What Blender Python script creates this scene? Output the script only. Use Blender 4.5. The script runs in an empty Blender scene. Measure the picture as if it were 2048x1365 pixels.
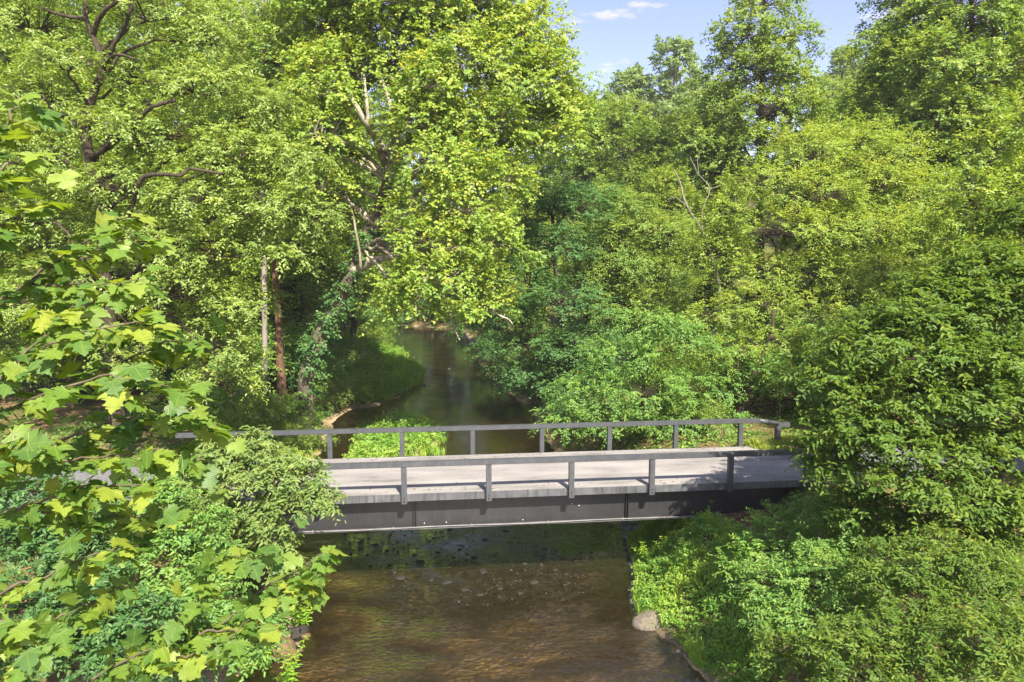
import bpy, bmesh, math
import numpy as np
from mathutils import Vector, Matrix

# ------------------------------------------------------------------ camera
S = bpy.context.scene
COL = S.collection
F_PX = 1365.0
PITCH = 0.1156
CAM_Z = 9.9
cam_d = bpy.data.cameras.new("camera")
cam_d.sensor_width = 36.0
cam_d.lens = 36.0 * F_PX / 2048.0
cam_d.clip_start = 0.05
cam_d.clip_end = 3000.0
cam = bpy.data.objects.new("camera", cam_d)
COL.objects.link(cam)
cam.location = (0, 0, CAM_Z)
cam.rotation_euler = (math.pi / 2 - PITCH, 0.0, 0.0)
S.camera = cam

# ------------------------------------------------------------------ light
SUN_AZ = math.radians(158.0)      # clockwise from +Y (view direction), seen from above
SUN_EL = math.radians(47.0)
sun_vec = Vector((math.sin(SUN_AZ) * math.cos(SUN_EL), math.cos(SUN_AZ) * math.cos(SUN_EL), math.sin(SUN_EL)))
sd = bpy.data.lights.new("sun", 'SUN')
sd.energy = 4.9
sd.angle = math.radians(0.53)
sd.color = (1.0, 0.92, 0.76)
so = bpy.data.objects.new("sun", sd)
COL.objects.link(so)
so.location = (30, -20, 40)
so.rotation_euler = sun_vec.to_track_quat('Z', 'Y').to_euler()

W = bpy.data.worlds.new("World")
S.world = W
W.use_nodes = True
wn, wl = W.node_tree.nodes, W.node_tree.links
wn.clear()
w_out = wn.new("ShaderNodeOutputWorld")
w_bg = wn.new("ShaderNodeBackground")
w_bg.inputs["Strength"].default_value = 0.108
sky = wn.new("ShaderNodeTexSky")
sky.sky_type = 'NISHITA'
sky.sun_disc = False
sky.sun_elevation = SUN_EL
sky.sun_rotation = SUN_AZ
sky.air_density = 1.0
sky.dust_density = 0.8
sky.ozone_density = 3.0
# thin drifting clouds, the same all round the sky
tc = wn.new("ShaderNodeTexCoord")
mp = wn.new("ShaderNodeMapping")
mp.inputs["Scale"].default_value = (5.0, 5.0, 16.0)
mp.inputs["Location"].default_value = (1.35, 0.4, 0.25)
nz = wn.new("ShaderNodeTexNoise")
nz.inputs["Scale"].default_value = 1.6
nz.inputs["Detail"].default_value = 7.0
nz.inputs["Roughness"].default_value = 0.55
rp = wn.new("ShaderNodeValToRGB")
rp.color_ramp.elements[0].position = 0.60
rp.color_ramp.elements[0].color = (0, 0, 0, 1)
rp.color_ramp.elements[1].position = 0.74
rp.color_ramp.elements[1].color = (0.8, 0.8, 0.8, 1)
mixc = wn.new("ShaderNodeMix")
mixc.data_type = 'RGBA'
mixc.inputs["B"].default_value = (5.6, 4.7, 4.8, 1)
wl.new(tc.outputs["Generated"], mp.inputs["Vector"])
wl.new(mp.outputs["Vector"], nz.inputs["Vector"])
wl.new(nz.outputs["Fac"], rp.inputs["Fac"])
wl.new(rp.outputs["Color"], mixc.inputs["Factor"])
tint = wn.new("ShaderNodeMix"); tint.data_type = 'RGBA'; tint.blend_type = 'MULTIPLY'; tint.inputs["Factor"].default_value = 1.0
tint.inputs["B"].default_value = (1.14, 0.88, 0.92, 1)
wl.new(sky.outputs["Color"], tint.inputs["A"])
wl.new(tint.outputs["Result"], mixc.inputs["A"])
wl.new(mixc.outputs["Result"], w_bg.inputs["Color"])
wl.new(w_bg.outputs["Background"], w_out.inputs["Surface"])

S.view_settings.view_transform = 'Standard'
S.view_settings.look = 'None'
S.view_settings.exposure = 1.5
S.view_settings.gamma = 1.0
S.view_settings.use_curve_mapping = False
S.cycles.max_bounces = 12
S.cycles.transparent_max_bounces = 8
S.cycles.diffuse_bounces = 6
S.cycles.glossy_bounces = 3
S.cycles.transmission_bounces = 4

# ------------------------------------------------------------------ helpers
rng = np.random.default_rng(7)


def ray(px, py):
    u, v = (px - 1024.0) / F_PX, -(py - 682.5) / F_PX
    c, s = math.cos(PITCH), math.sin(PITCH)
    return np.array([u, c + v * s, -s + v * c])


def gp(px, py, z=0.0):
    r = ray(px, py)
    k = (z - CAM_Z) / r[2]
    return np.array([0, 0, CAM_Z]) + r * k


def dp(px, py, Y):
    r = ray(px, py)
    return np.array([0, 0, CAM_Z]) + r * (Y / r[1])


def unit(a):
    return a / (np.linalg.norm(a, axis=-1, keepdims=True) + 1e-9)


def tag(o, label=None, cat=None, group=None, kind=None):
    if label: o["label"] = label
    if cat: o["category"] = cat
    if group: o["group"] = group
    if kind: o["kind"] = kind
    return o


def empty(name, loc=(0, 0, 0), rz=0.0):
    o = bpy.data.objects.new(name, None)
    o.empty_display_size = 0.3
    o.location = loc
    o.rotation_euler = (0, 0, rz)
    COL.objects.link(o)
    return o


class Buf:
    """collects quads / tris with one float attribute per vertex"""
    def __init__(self):
        self.v, self.f3, self.f4, self.r, self.n, self.uv = [], [], [], [], 0, []

    def add(self, v, f, r=None):
        v = np.asarray(v, float).reshape(-1, 3)
        f = np.asarray(f, np.int64)
        self.v.append(v)
        (self.f3 if f.shape[1] == 3 else self.f4).append(f + self.n)
        self.r.append(np.zeros(len(v)) if r is None else np.asarray(r, float))
        self.n += len(v)

    def box(self, c, d, ax=None):
        """box at centre c with full sizes d, optional 3x3 axes rows"""
        s = np.array([[-1, -1, -1], [1, -1, -1], [1, 1, -1], [-1, 1, -1], [-1, -1, 1], [1, -1, 1], [1, 1, 1], [-1, 1, 1]]) * 0.5
        v = s * np.asarray(d, float)
        if ax is not None:
            v = v @ np.asarray(ax)
        v = v + np.asarray(c, float)
        self.add(v, [[0, 3, 2, 1], [4, 5, 6, 7], [0, 1, 5, 4], [1, 2, 6, 5], [2, 3, 7, 6], [3, 0, 4, 7]])

    def tube(self, pts, rad, sides=6, cap=True):
        pts = np.asarray(pts, float)
        m = len(pts)
        rad = np.broadcast_to(np.asarray(rad, float), (m,))
        tan = unit(np.gradient(pts, axis=0))
        ref = np.array([0.31, 0.17, 0.93]) if abs(tan[:, 2]).mean() < 0.8 else np.array([0.93, 0.3, 0.1])
        a = unit(np.cross(tan, ref))
        b = np.cross(tan, a)
        th = np.linspace(0, 2 * np.pi, sides, endpoint=False)
        ring = a[:, None] * np.cos(th)[None, :, None] + b[:, None] * np.sin(th)[None, :, None]
        v = pts[:, None] + ring * rad[:, None, None]
        i, j = np.meshgrid(np.arange(m - 1), np.arange(sides), indexing='ij')
        q = np.stack([i * sides + j, i * sides + (j + 1) % sides, (i + 1) * sides + (j + 1) % sides, (i + 1) * sides + j], -1).reshape(-1, 4)
        self.add(v, q)
        if cap:
            n0 = self.n
            self.v.append(np.stack([pts[0], pts[-1]])); self.r.append(np.zeros(2)); self.n += 2
            st = n0 - m * sides
            k = np.arange(sides)
            self.f3.append(np.stack([np.full(sides, n0), st + (k + 1) % sides, st + k], 1))
            e = st + (m - 1) * sides
            self.f3.append(np.stack([np.full(sides, n0 + 1), e + k, e + (k + 1) % sides], 1))

    def mesh(self, name, mat, smooth=False):
        v = np.concatenate(self.v) if self.v else np.zeros((0, 3))
        f4 = np.concatenate(self.f4) if self.f4 else np.zeros((0, 4), np.int64)
        f3 = np.concatenate(self.f3) if self.f3 else np.zeros((0, 3), np.int64)
        me = bpy.data.meshes.new(name)
        me.vertices.add(len(v))
        me.vertices.foreach_set("co", v.astype(np.float32).ravel())
        idx = np.concatenate([f4.ravel(), f3.ravel()]).astype(np.int32)
        n4, n3 = len(f4), len(f3)
        me.loops.add(len(idx))
        me.loops.foreach_set("vertex_index", idx)
        me.polygons.add(n4 + n3)
        st = np.concatenate([np.arange(n4) * 4, n4 * 4 + np.arange(n3) * 3]).astype(np.int32)
        me.polygons.foreach_set("loop_start", st)
        at = me.attributes.new("rnd", 'FLOAT', 'POINT')
        at.data.foreach_set("value", np.concatenate(self.r).astype(np.float32))
        if self.uv:
            uv = np.concatenate(self.uv).astype(np.float32)
            au = me.attributes.new("leaf_uv", 'FLOAT2', 'POINT')
            au.data.foreach_set("vector", uv.ravel())
        me.update(calc_edges=True)
        if smooth:
            me.polygons.foreach_set("use_smooth", np.ones(n4 + n3, bool))
        if mat: me.materials.append(mat)
        return me

    def build(self, name, mat, parent=None, smooth=False, kind=None):
        o = bpy.data.objects.new(name, self.mesh(name, mat, smooth))
        COL.objects.link(o)
        if parent is not None: o.parent = parent
        if kind: o["kind"] = kind
        return o


def curve(P, n=12):
    """Catmull-Rom through control points"""
    P = np.asarray(P, float)
    if len(P) == 2:
        return P[0] + (P[1] - P[0]) * np.linspace(0, 1, n)[:, None]
    Q = np.vstack([2 * P[0] - P[1], P, 2 * P[-1] - P[-2]])
    out = []
    per = max(2, n // (len(P) - 1))
    for i in range(1, len(Q) - 2):
        t = np.linspace(0, 1, per, endpoint=False)[:, None]
        a, b, c, d = Q[i - 1], Q[i], Q[i + 1], Q[i + 2]
        out.append(0.5 * ((2 * b) + (-a + c) * t + (2 * a - 5 * b + 4 * c - d) * t ** 2 + (-a + 3 * b - 3 * c + d) * t ** 3))
    out.append(P[-1:])
    return np.vstack(out)


# value noise for heights
_nz = np.random.default_rng(3).random((64, 64))


def noise2(x, y, s):
    x = np.asarray(x, float) / s; y = np.asarray(y, float) / s
    xi, yi = np.floor(x).astype(int), np.floor(y).astype(int)
    fx, fy = x - xi, y - yi
    fx, fy = fx * fx * (3 - 2 * fx), fy * fy * (3 - 2 * fy)
    g = lambda i, j: _nz[i % 64, j % 64]
    return (g(xi, yi) * (1 - fx) + g(xi + 1, yi) * fx) * (1 - fy) + (g(xi, yi + 1) * (1 - fx) + g(xi + 1, yi + 1) * fx) * fy


def sstep(a, b, x):
    t = np.clip((x - a) / (b - a), 0, 1)
    return t * t * (3 - 2 * t)


# ------------------------------------------------------------------ materials
def new_mat(name):
    m = bpy.data.materials.new(name)
    m.use_nodes = True
    m.node_tree.nodes.clear()
    return m, m.node_tree.nodes, m.node_tree.links


def ramp(n, stops):
    r = n.new("ShaderNodeValToRGB")
    e = r.color_ramp.elements
    e[0].position, e[0].color = stops[0][0], (*stops[0][1], 1)
    e[1].position, e[1].color = stops[-1][0], (*stops[-1][1], 1)
    for p, c in stops[1:-1]:
        k = e.new(p); k.color = (*c, 1)
    return r


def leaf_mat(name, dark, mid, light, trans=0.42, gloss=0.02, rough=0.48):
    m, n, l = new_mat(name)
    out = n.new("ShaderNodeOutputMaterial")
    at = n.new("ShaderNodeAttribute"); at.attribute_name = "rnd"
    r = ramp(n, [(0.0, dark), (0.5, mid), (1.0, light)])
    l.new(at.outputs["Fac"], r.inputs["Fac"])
    d = n.new("ShaderNodeBsdfDiffuse")
    t = n.new("ShaderNodeBsdfTranslucent")
    tm = n.new("ShaderNodeMix"); tm.data_type = 'RGBA'; tm.blend_type = 'MULTIPLY'; tm.inputs["Factor"].default_value = 1.0
    k_ = trans / 0.42
    tm.inputs["B"].default_value = (1.22 * k_, 1.12 * k_, 0.50 * k_, 1)
    l.new(r.outputs["Color"], d.inputs["Color"])
    l.new(r.outputs["Color"], tm.inputs["A"])
    l.new(tm.outputs["Result"], t.inputs["Color"])
    mx = n.new("ShaderNodeAddShader")
    l.new(d.outputs[0], mx.inputs[0]); l.new(t.outputs[0], mx.inputs[1])
    g = n.new("ShaderNodeBsdfGlossy"); g.inputs["Roughness"].default_value = rough
    g.inputs["Color"].default_value = (0.9, 0.95, 0.9, 1)
    fr = n.new("ShaderNodeLayerWeight"); fr.inputs["Blend"].default_value = 0.25
    mm = n.new("ShaderNodeMath"); mm.operation = 'MULTIPLY_ADD'
    mm.inputs[1].default_value = 0.10; mm.inputs[2].default_value = gloss
    l.new(fr.outputs["Fresnel"], mm.inputs[0])
    m2 = n.new("ShaderNodeMixShader")
    l.new(mm.outputs[0], m2.inputs["Fac"])
    l.new(mx.outputs[0], m2.inputs[1]); l.new(g.outputs[0], m2.inputs[2])
    l.new(m2.outputs[0], out.inputs["Surface"])
    return m


def surf_mat(name, stops, scale=4.0, detail=6.0, rough=0.85, bump=0.3, bump_scale=None, metallic=0.0, stretch=(1, 1, 1), spec=0.3, coords="Object"):
    m, n, l = new_mat(name)
    out = n.new("ShaderNodeOutputMaterial")
    b = n.new("ShaderNodeBsdfPrincipled")
    b.inputs["Roughness"].default_value = rough
    b.inputs["Metallic"].default_value = metallic
    b.inputs["Specular IOR Level"].default_value = spec
    t = n.new("ShaderNodeTexCoord")
    mpn = n.new("ShaderNodeMapping"); mpn.inputs["Scale"].default_value = stretch
    l.new(t.outputs[coords], mpn.inputs["Vector"])
    z = n.new("ShaderNodeTexNoise")
    z.inputs["Scale"].default_value = scale
    z.inputs["Detail"].default_value = detail
    z.inputs["Roughness"].default_value = 0.62
    l.new(mpn.outputs[0], z.inputs["Vector"])
    r = ramp(n, stops)
    l.new(z.outputs["Fac"], r.inputs["Fac"])
    l.new(r.outputs["Color"], b.inputs["Base Color"])
    if bump:
        z2 = n.new("ShaderNodeTexNoise")
        z2.inputs["Scale"].default_value = bump_scale or scale * 4
        z2.inputs["Detail"].default_value = 5
        l.new(mpn.outputs[0], z2.inputs["Vector"])
        bp = n.new("ShaderNodeBump"); bp.inputs["Strength"].default_value = bump; bp.inputs["Distance"].default_value = 0.05
        l.new(z2.outputs["Fac"], bp.inputs["Height"])
        l.new(bp.outputs[0], b.inputs["Normal"])
    l.new(b.outputs[0], out.inputs["Surface"])
    return m


M = {}
M['syc_leaf'] = leaf_mat("sycamore_crown_leaf", (0.063, 0.128, 0.023), (0.128, 0.194, 0.029), (0.247, 0.250, 0.038), 0.42)
M['elder_leaf'] = leaf_mat("boxelder_leaf", (0.063, 0.112, 0.025), (0.121, 0.175, 0.030), (0.205, 0.235, 0.044), 0.42, 0.03)
M['pale_leaf'] = leaf_mat("boxelder_sapling_leaf", (0.058, 0.108, 0.028), (0.105, 0.155, 0.040), (0.170, 0.205, 0.061), 0.42, 0.012)
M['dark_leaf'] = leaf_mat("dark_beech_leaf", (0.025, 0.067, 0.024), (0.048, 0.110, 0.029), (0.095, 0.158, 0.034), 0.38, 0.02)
M['locust_leaf'] = leaf_mat("locust_leaf", (0.063, 0.117, 0.021), (0.131, 0.189, 0.026), (0.236, 0.240, 0.030), 0.45)
M['oak_leaf'] = leaf_mat("oak_leaf", (0.053, 0.107, 0.023), (0.103, 0.161, 0.026), (0.189, 0.209, 0.031), 0.42)
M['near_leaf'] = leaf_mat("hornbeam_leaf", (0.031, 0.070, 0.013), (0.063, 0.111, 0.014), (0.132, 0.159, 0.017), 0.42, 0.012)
M['far_leaf'] = leaf_mat("far_crown_leaf", (0.069, 0.128, 0.030), (0.126, 0.189, 0.037), (0.200, 0.235, 0.049), 0.42)
M['hill_leaf'] = leaf_mat("hill_crown_leaf", (0.089, 0.143, 0.057), (0.131, 0.189, 0.068), (0.179, 0.224, 0.078), 0.42)  # distance haze put into the colour, paler and bluer than nearer leaves
M['bush_leaf'] = leaf_mat("bush_leaf", (0.044, 0.112, 0.025), (0.089, 0.168, 0.032), (0.168, 0.219, 0.039), 0.42)
M['grass'] = leaf_mat("grass_blade", (0.074, 0.163, 0.020), (0.131, 0.230, 0.024), (0.226, 0.275, 0.032), 0.45, 0.02)
M['dry_grass'] = leaf_mat("meadow_grass", (0.100, 0.155, 0.020), (0.160, 0.200, 0.026), (0.235, 0.230, 0.040), 0.42, 0.02)
M['weed_leaf'] = leaf_mat("weed_leaf", (0.053, 0.128, 0.023), (0.100, 0.189, 0.029), (0.189, 0.240, 0.038), 0.45)
M['bark_dark'] = surf_mat("dark_bark", [(0.3, (0.022, 0.016, 0.011)), (0.55, (0.060, 0.045, 0.032)), (0.8, (0.12, 0.10, 0.075))], 5, 7, 0.9, 0.9, 14, stretch=(1, 1, 0.25))
M['bark_brown'] = surf_mat("brown_bark", [(0.3, (0.055, 0.030, 0.018)), (0.55, (0.13, 0.075, 0.045)), (0.8, (0.21, 0.14, 0.09))], 5, 7, 0.9, 0.9, 14, stretch=(1, 1, 0.3))
M['bark_pale'] = surf_mat("sycamore_bark", [(0.30, (0.10, 0.085, 0.055)), (0.46, (0.24, 0.215, 0.15)), (0.62, (0.40, 0.37, 0.29))], 2.2, 5, 0.85, 0.4, 10, stretch=(1, 1, 0.4))
M['bark_syc'] = surf_mat("old_sycamore_bark", [(0.32, (0.040, 0.032, 0.022)), (0.5, (0.11, 0.095, 0.065)), (0.66, (0.30, 0.27, 0.20))], 1.1, 6, 0.9, 0.7, 10, stretch=(1, 1, 0.5))
M['bark_dead'] = surf_mat("weathered_dead_wood", [(0.3, (0.16, 0.14, 0.12)), (0.7, (0.30, 0.27, 0.24))], 4, 5, 0.9, 0.5, 14, stretch=(1, 1, 0.2))
M['twig'] = surf_mat("twig_bark", [(0.3, (0.05, 0.040, 0.025)), (0.7, (0.15, 0.12, 0.085))], 6, 4, 0.9, 0.3)
M['stone'] = surf_mat("river_stone", [(0.3, (0.075, 0.062, 0.045)), (0.6, (0.16, 0.138, 0.105)), (0.8, (0.23, 0.205, 0.165))], 5, 8, 0.85, 0.5, 18)
M['wet_stone'] = surf_mat("wet_stone", [(0.3, (0.012, 0.010, 0.008)), (0.7, (0.05, 0.042, 0.034))], 6, 6, 0.55, 0.5, 20)
M['clay'] = surf_mat("clay_boulder", [(0.3, (0.07, 0.045, 0.022)), (0.6, (0.17, 0.115, 0.06)), (0.85, (0.27, 0.20, 0.13))], 3, 8, 0.9, 0.7, 12)

# ------------------------------------------------------------------ stream, ground
Rpx = [(1430, 1364), (1385, 1330), (1362, 1295), (1330, 1265), (1275, 1235), (1262, 1190), (1268, 1140), (1255, 1100), (1250, 1052), (1170, 960), (1115, 905), (1080, 860), (1072, 830), (1040, 797), (990, 772), (952, 722), (945, 690), (930, 668)]
Lpx = [(440, 1364), (525, 1332), (590, 1300), (612, 1265), (590, 1210), (560, 1130), (560, 1060), (610, 960), (640, 900), (648, 850), (690, 824), (742, 816), (795, 795), (842, 768), (850, 745), (815, 716), (775, 692), (762, 668)]
Rw = [gp(*p)[:2] for p in Rpx]
Lw = [gp(*p)[:2] for p in Lpx]
Rw = [np.array([9.5, -40]), np.array([8.0, -5]), np.array([6.4, 8])] + Rw + [np.array([-8.5, 101.0]), np.array([-16, 105.5]), np.array([-30, 108.0]), np.array([-80, 110.0])]
Lw = [np.array([-8.0, -40]), np.array([-8.5, -5]), np.array([-8.0, 8])] + Lw + [np.array([-24.0, 97.0]), np.array([-40, 99.0]), np.array([-80, 100.0])]
POLY = np.array(Rw + Lw[::-1])


def seg_dist(P, A, B):
    ab = B - A
    t = np.clip(((P - A) @ ab) / (ab @ ab), 0, 1)
    return np.linalg.norm(P - A - t[:, None] * ab, axis=1)


def sdist(x, y):
    """signed distance to the shore, positive on land"""
    P = np.stack([np.ravel(x), np.ravel(y)], 1).astype(float)
    d = np.full(len(P), 1e9)
    ins = np.zeros(len(P), bool)
    n = len(POLY)
    for i in range(n):
        A, B = POLY[i], POLY[(i + 1) % n]
        d = np.minimum(d, seg_dist(P, A, B))
        c = ((A[1] > P[:, 1]) != (B[1] > P[:, 1]))
        with np.errstate(divide='ignore', invalid='ignore'):
            xi = (B[0] - A[0]) * (P[:, 1] - A[1]) / (B[1] - A[1]) + A[0]
        ins ^= c & (P[:, 0] < xi)
    return np.where(ins, -d, d)


# bridge frame
PHI = 0.108
BO = np.array([-3.10, 18.99]); BT = np.array([math.cos(PHI), math.sin(PHI)]); BN = np.array([-math.sin(PHI), math.cos(PHI)])
DECK = 3.22; BW = 4.10; SP = 2.44
S0, S1 = -6.4, 12.75           # deck ends along the bridge


def bp(s, n, z):
    q = BO + BT * s + BN * n
    return np.array([q[0], q[1], z])


def gz(x, y):
    x = np.asarray(x, float); y = np.asarray(y, float)
    sh = x.shape
    d = sdist(x, y).reshape(sh)
    dx, dy = x - BO[0], y - BO[1]
    s = dx * BT[0] + dy * BT[1]; n = dx * BN[0] + dy * BN[1] - BW / 2
    right = x > (-0.02 * y + 1.0)
    w = np.where(right, 2.4, 3.6)
    plain = np.where(right, 2.0, 1.45)
    land = plain * sstep(0, w, d) + 0.012 * np.clip(d, 0, 40) * 1.4
    land = land + (noise2(x, y, 2.3) - 0.5) * 0.35 * sstep(0.3, 2, d) + (noise2(x + 40, y, 9) - 0.5) * 0.7 * sstep(1, 6, d) + 0.02
    # gentle point bar with grass on the left, upstream of the bridge
    bar = np.exp(-(((x + 11.0) / 5.0) ** 2 + ((y - 56) / 14.0) ** 2))
    land = land * (1 - 0.75 * bar) + 0.06 * bar
    # hills behind
    hr = sstep(0, 1, (y - 50) / 130) * sstep(6, 60, x + (y - 50) * 0.12) * 17
    hl = sstep(0, 1, (y - 40) / 150) * sstep(14, 70, -x) * 14
    far = sstep(120, 330, y) * 22
    land = land + hr + hl + far * sstep(0, 20, d)
    # approach road at deck level
    out = np.maximum(S0 + 0.6 - s, s - S1 + 0.6)
    rd = sstep(-0.6, 0.3, out) * (1 - sstep(2.3, 5.2, np.abs(n)))
    land = land * (1 - rd) + (DECK - 0.06) * rd
    bed = -0.10 - 0.38 * sstep(0, 3.0, -d) + (noise2(x, y, 1.1) - 0.5) * 0.12 * sstep(0, 1, -d)
    # riffle: shallow gravel sheet under the bridge
    rif = np.exp(-(((y - 21) / 3.0) ** 2))
    bed = bed + 0.26 * rif * sstep(0, 2, -d)
    # sandbar island beyond the bridge
    isl = np.exp(-((((x - ISL[0]) / 2.5) ** 2 + ((y - ISL[1]) / 5.2) ** 2) * (0.55 + 0.9 * noise2(x, y, 1.7))) ** 2)
    bed = bed * (1 - isl) + 0.32 * isl
    # sandy shallows between the bank and the sandbar
    sp_ = np.exp(-(((x - SPIT[0]) / 1.6) ** 2 + ((y - SPIT[1]) / 4.5) ** 2))
    bed = bed * (1 - sp_) - 0.015 * sp_
    return np.where(d > 0, land, bed)


ISL = gp(795, 890)[:2]
SPIT = gp(675, 862)[:2]

nx, ny = 230, 320
u = np.linspace(-1, 1, nx); xs = 5 + 34 * np.sinh(u * 3.4) / np.sinh(3.4) * 16 / 1.2
v = np.linspace(0, 1, ny); ys = -40 + 75 * v + (700 - 35) * (np.clip(v - 0.12, 0, 1) / 0.88) ** 3.2
GX, GY = np.meshgrid(xs, ys, indexing='ij')
GZ = gz(GX, GY)
g = Buf()
i, j = np.meshgrid(np.arange(nx - 1), np.arange(ny - 1), indexing='ij')
g.add(np.stack([GX, GY, GZ], -1), np.stack([i * ny + j, (i + 1) * ny + j, (i + 1) * ny + j + 1, i * ny + j + 1], -1).reshape(-1, 4))


def ground_mat():
    m, n, l = new_mat("forest_ground")
    out = n.new("ShaderNodeOutputMaterial")
    b = n.new("ShaderNodeBsdfPrincipled"); b.inputs["Roughness"].default_value = 0.95; b.inputs["Specular IOR Level"].default_value = 0.15
    geo = n.new("ShaderNodeNewGeometry")
    sep = n.new("ShaderNodeSeparateXYZ"); l.new(geo.outputs["Position"], sep.inputs[0])
    z1 = n.new("ShaderNodeTexNoise"); z1.inputs["Scale"].default_value = 0.9; z1.inputs["Detail"].default_value = 8
    z2 = n.new("ShaderNodeTexNoise"); z2.inputs["Scale"].default_value = 6.0; z2.inputs["Detail"].default_value = 8
    l.new(geo.outputs["Position"], z1.inputs["Vector"]); l.new(geo.outputs["Position"], z2.inputs["Vector"])
    soil = ramp(n, [(0.3, (0.075, 0.050, 0.028)), (0.55, (0.16, 0.10, 0.052)), (0.75, (0.24, 0.165, 0.09))])
    l.new(z2.outputs["Fac"], soil.inputs["Fac"])
    gr = ramp(n, [(0.3, (0.035, 0.065, 0.012)), (0.7, (0.09, 0.13, 0.02))])
    l.new(z2.outputs["Fac"], gr.inputs["Fac"])
    sand = ramp(n, [(0.30, (0.20, 0.148, 0.080)), (0.5, (0.33, 0.245, 0.138)), (0.72, (0.44, 0.34, 0.205))])
    l.new(z2.outputs["Fac"], sand.inputs["Fac"])
    zs = n.new("ShaderNodeTexNoise"); zs.inputs["Scale"].default_value = 0.42; zs.inputs["Detail"].default_value = 4
    l.new(geo.outputs["Position"], zs.inputs["Vector"])
    rs = ramp(n, [(0.40, (0, 0, 0)), (0.60, (1, 1, 1))]); l.new(zs.outputs["Fac"], rs.inputs["Fac"])
    siltm = n.new("ShaderNodeMix"); siltm.data_type = 'RGBA'; siltm.inputs["A"].default_value = (0.105, 0.088, 0.052, 1)
    l.new(rs.outputs["Color"], siltm.inputs["Factor"]); l.new(sand.outputs["Color"], siltm.inputs["B"])
    # grey cobble sheet in the riffle, blue-grey sky sheen put into its colour
    grv = ramp(n, [(0.2, (0.014, 0.017, 0.020)), (0.5, (0.048, 0.054, 0.060)), (0.9, (0.17, 0.17, 0.17))])
    vo = n.new("ShaderNodeTexVoronoi"); vo.inputs["Scale"].default_value = 7.0
    l.new(geo.outputs["Position"], vo.inputs["Vector"])
    vsep = n.new("ShaderNodeSeparateColor"); l.new(vo.outputs["Color"], vsep.inputs[0]); l.new(vsep.outputs[0], grv.inputs["Fac"])
    md = n.new("ShaderNodeMath"); md.operation = 'MULTIPLY_ADD'; md.inputs[1].default_value = 4.0
    l.new(z1.outputs["Fac"], md.inputs[0]); l.new(sep.outputs["Y"], md.inputs[2])
    w1 = n.new("ShaderNodeMapRange"); w1.inputs["From Min"].default_value = 19.2; w1.inputs["From Max"].default_value = 20.8; l.new(md.outputs[0], w1.inputs["Value"])
    w2 = n.new("ShaderNodeMapRange"); w2.inputs["From Min"].default_value = 29.5; w2.inputs["From Max"].default_value = 26.5; l.new(md.outputs[0], w2.inputs["Value"])
    w3 = n.new("ShaderNodeMapRange"); w3.inputs["From Min"].default_value = -5.2; w3.inputs["From Max"].default_value = -3.6; l.new(sep.outputs["X"], w3.inputs["Value"])
    wa = n.new("ShaderNodeMath"); wa.operation = 'MULTIPLY'; l.new(w1.outputs[0], wa.inputs[0]); l.new(w2.outputs[0], wa.inputs[1])
    wb = n.new("ShaderNodeMath"); wb.operation = 'MULTIPLY'; l.new(wa.outputs[0], wb.inputs[0]); l.new(w3.outputs[0], wb.inputs[1])
    bedmix = n.new("ShaderNodeMix"); bedmix.data_type = 'RGBA'
    l.new(wb.outputs[0], bedmix.inputs["Factor"]); l.new(siltm.outputs["Result"], bedmix.inputs["A"]); l.new(grv.outputs["Color"], bedmix.inputs["B"])
    mixg = n.new("ShaderNodeMix"); mixg.data_type = 'RGBA'
    rr = ramp(n, [(0.42, (0, 0, 0)), (0.58, (1, 1, 1))]); l.new(z1.outputs["Fac"], rr.inputs["Fac"])
    l.new(rr.outputs["Color"], mixg.inputs["Factor"]); l.new(soil.outputs["Color"], mixg.inputs["A"]); l.new(gr.outputs["Color"], mixg.inputs["B"])
    ed = n.new("ShaderNodeVectorMath"); ed.operation = 'DISTANCE'; ed.inputs[1].default_value = tuple(gp(1440, 1085, 1.4))
    l.new(geo.outputs["Position"], ed.inputs[0])
    em = n.new("ShaderNodeMapRange"); em.inputs["From Min"].default_value = 1.8; em.inputs["From Max"].default_value = 2.7; em.inputs["To Min"].default_value = 1.0; em.inputs["To Max"].default_value = 0.0
    l.new(ed.outputs["Value"], em.inputs["Value"])
    mixe = n.new("ShaderNodeMix"); mixe.data_type = 'RGBA'
    l.new(em.outputs["Result"], mixe.inputs["Factor"]); l.new(mixg.outputs["Result"], mixe.inputs["A"]); l.new(soil.outputs["Color"], mixe.inputs["B"])
    mr = n.new("ShaderNodeMapRange"); mr.inputs["From Min"].default_value = 0.02; mr.inputs["From Max"].default_value = 0.35
    l.new(sep.outputs["Z"], mr.inputs["Value"])
    mix2 = n.new("ShaderNodeMix"); mix2.data_type = 'RGBA'
    l.new(mr.outputs["Result"], mix2.inputs["Factor"]); l.new(bedmix.outputs["Result"], mix2.inputs["A"]); l.new(mixe.outputs["Result"], mix2.inputs["B"])
    l.new(mix2.outputs["Result"], b.inputs["Base Color"])
    bpn = n.new("ShaderNodeBump"); bpn.inputs["Strength"].default_value = 0.8; bpn.inputs["Distance"].default_value = 0.08
    l.new(z2.outputs["Fac"], bpn.inputs["Height"]); l.new(bpn.outputs[0], b.inputs["Normal"])
    l.new(b.outputs[0], out.inputs["Surface"])
    return m


ground = g.build("ground", ground_mat(), None, True)
tag(ground, "brown soil and grass ground of the wooded stream banks", kind="structure")


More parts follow.
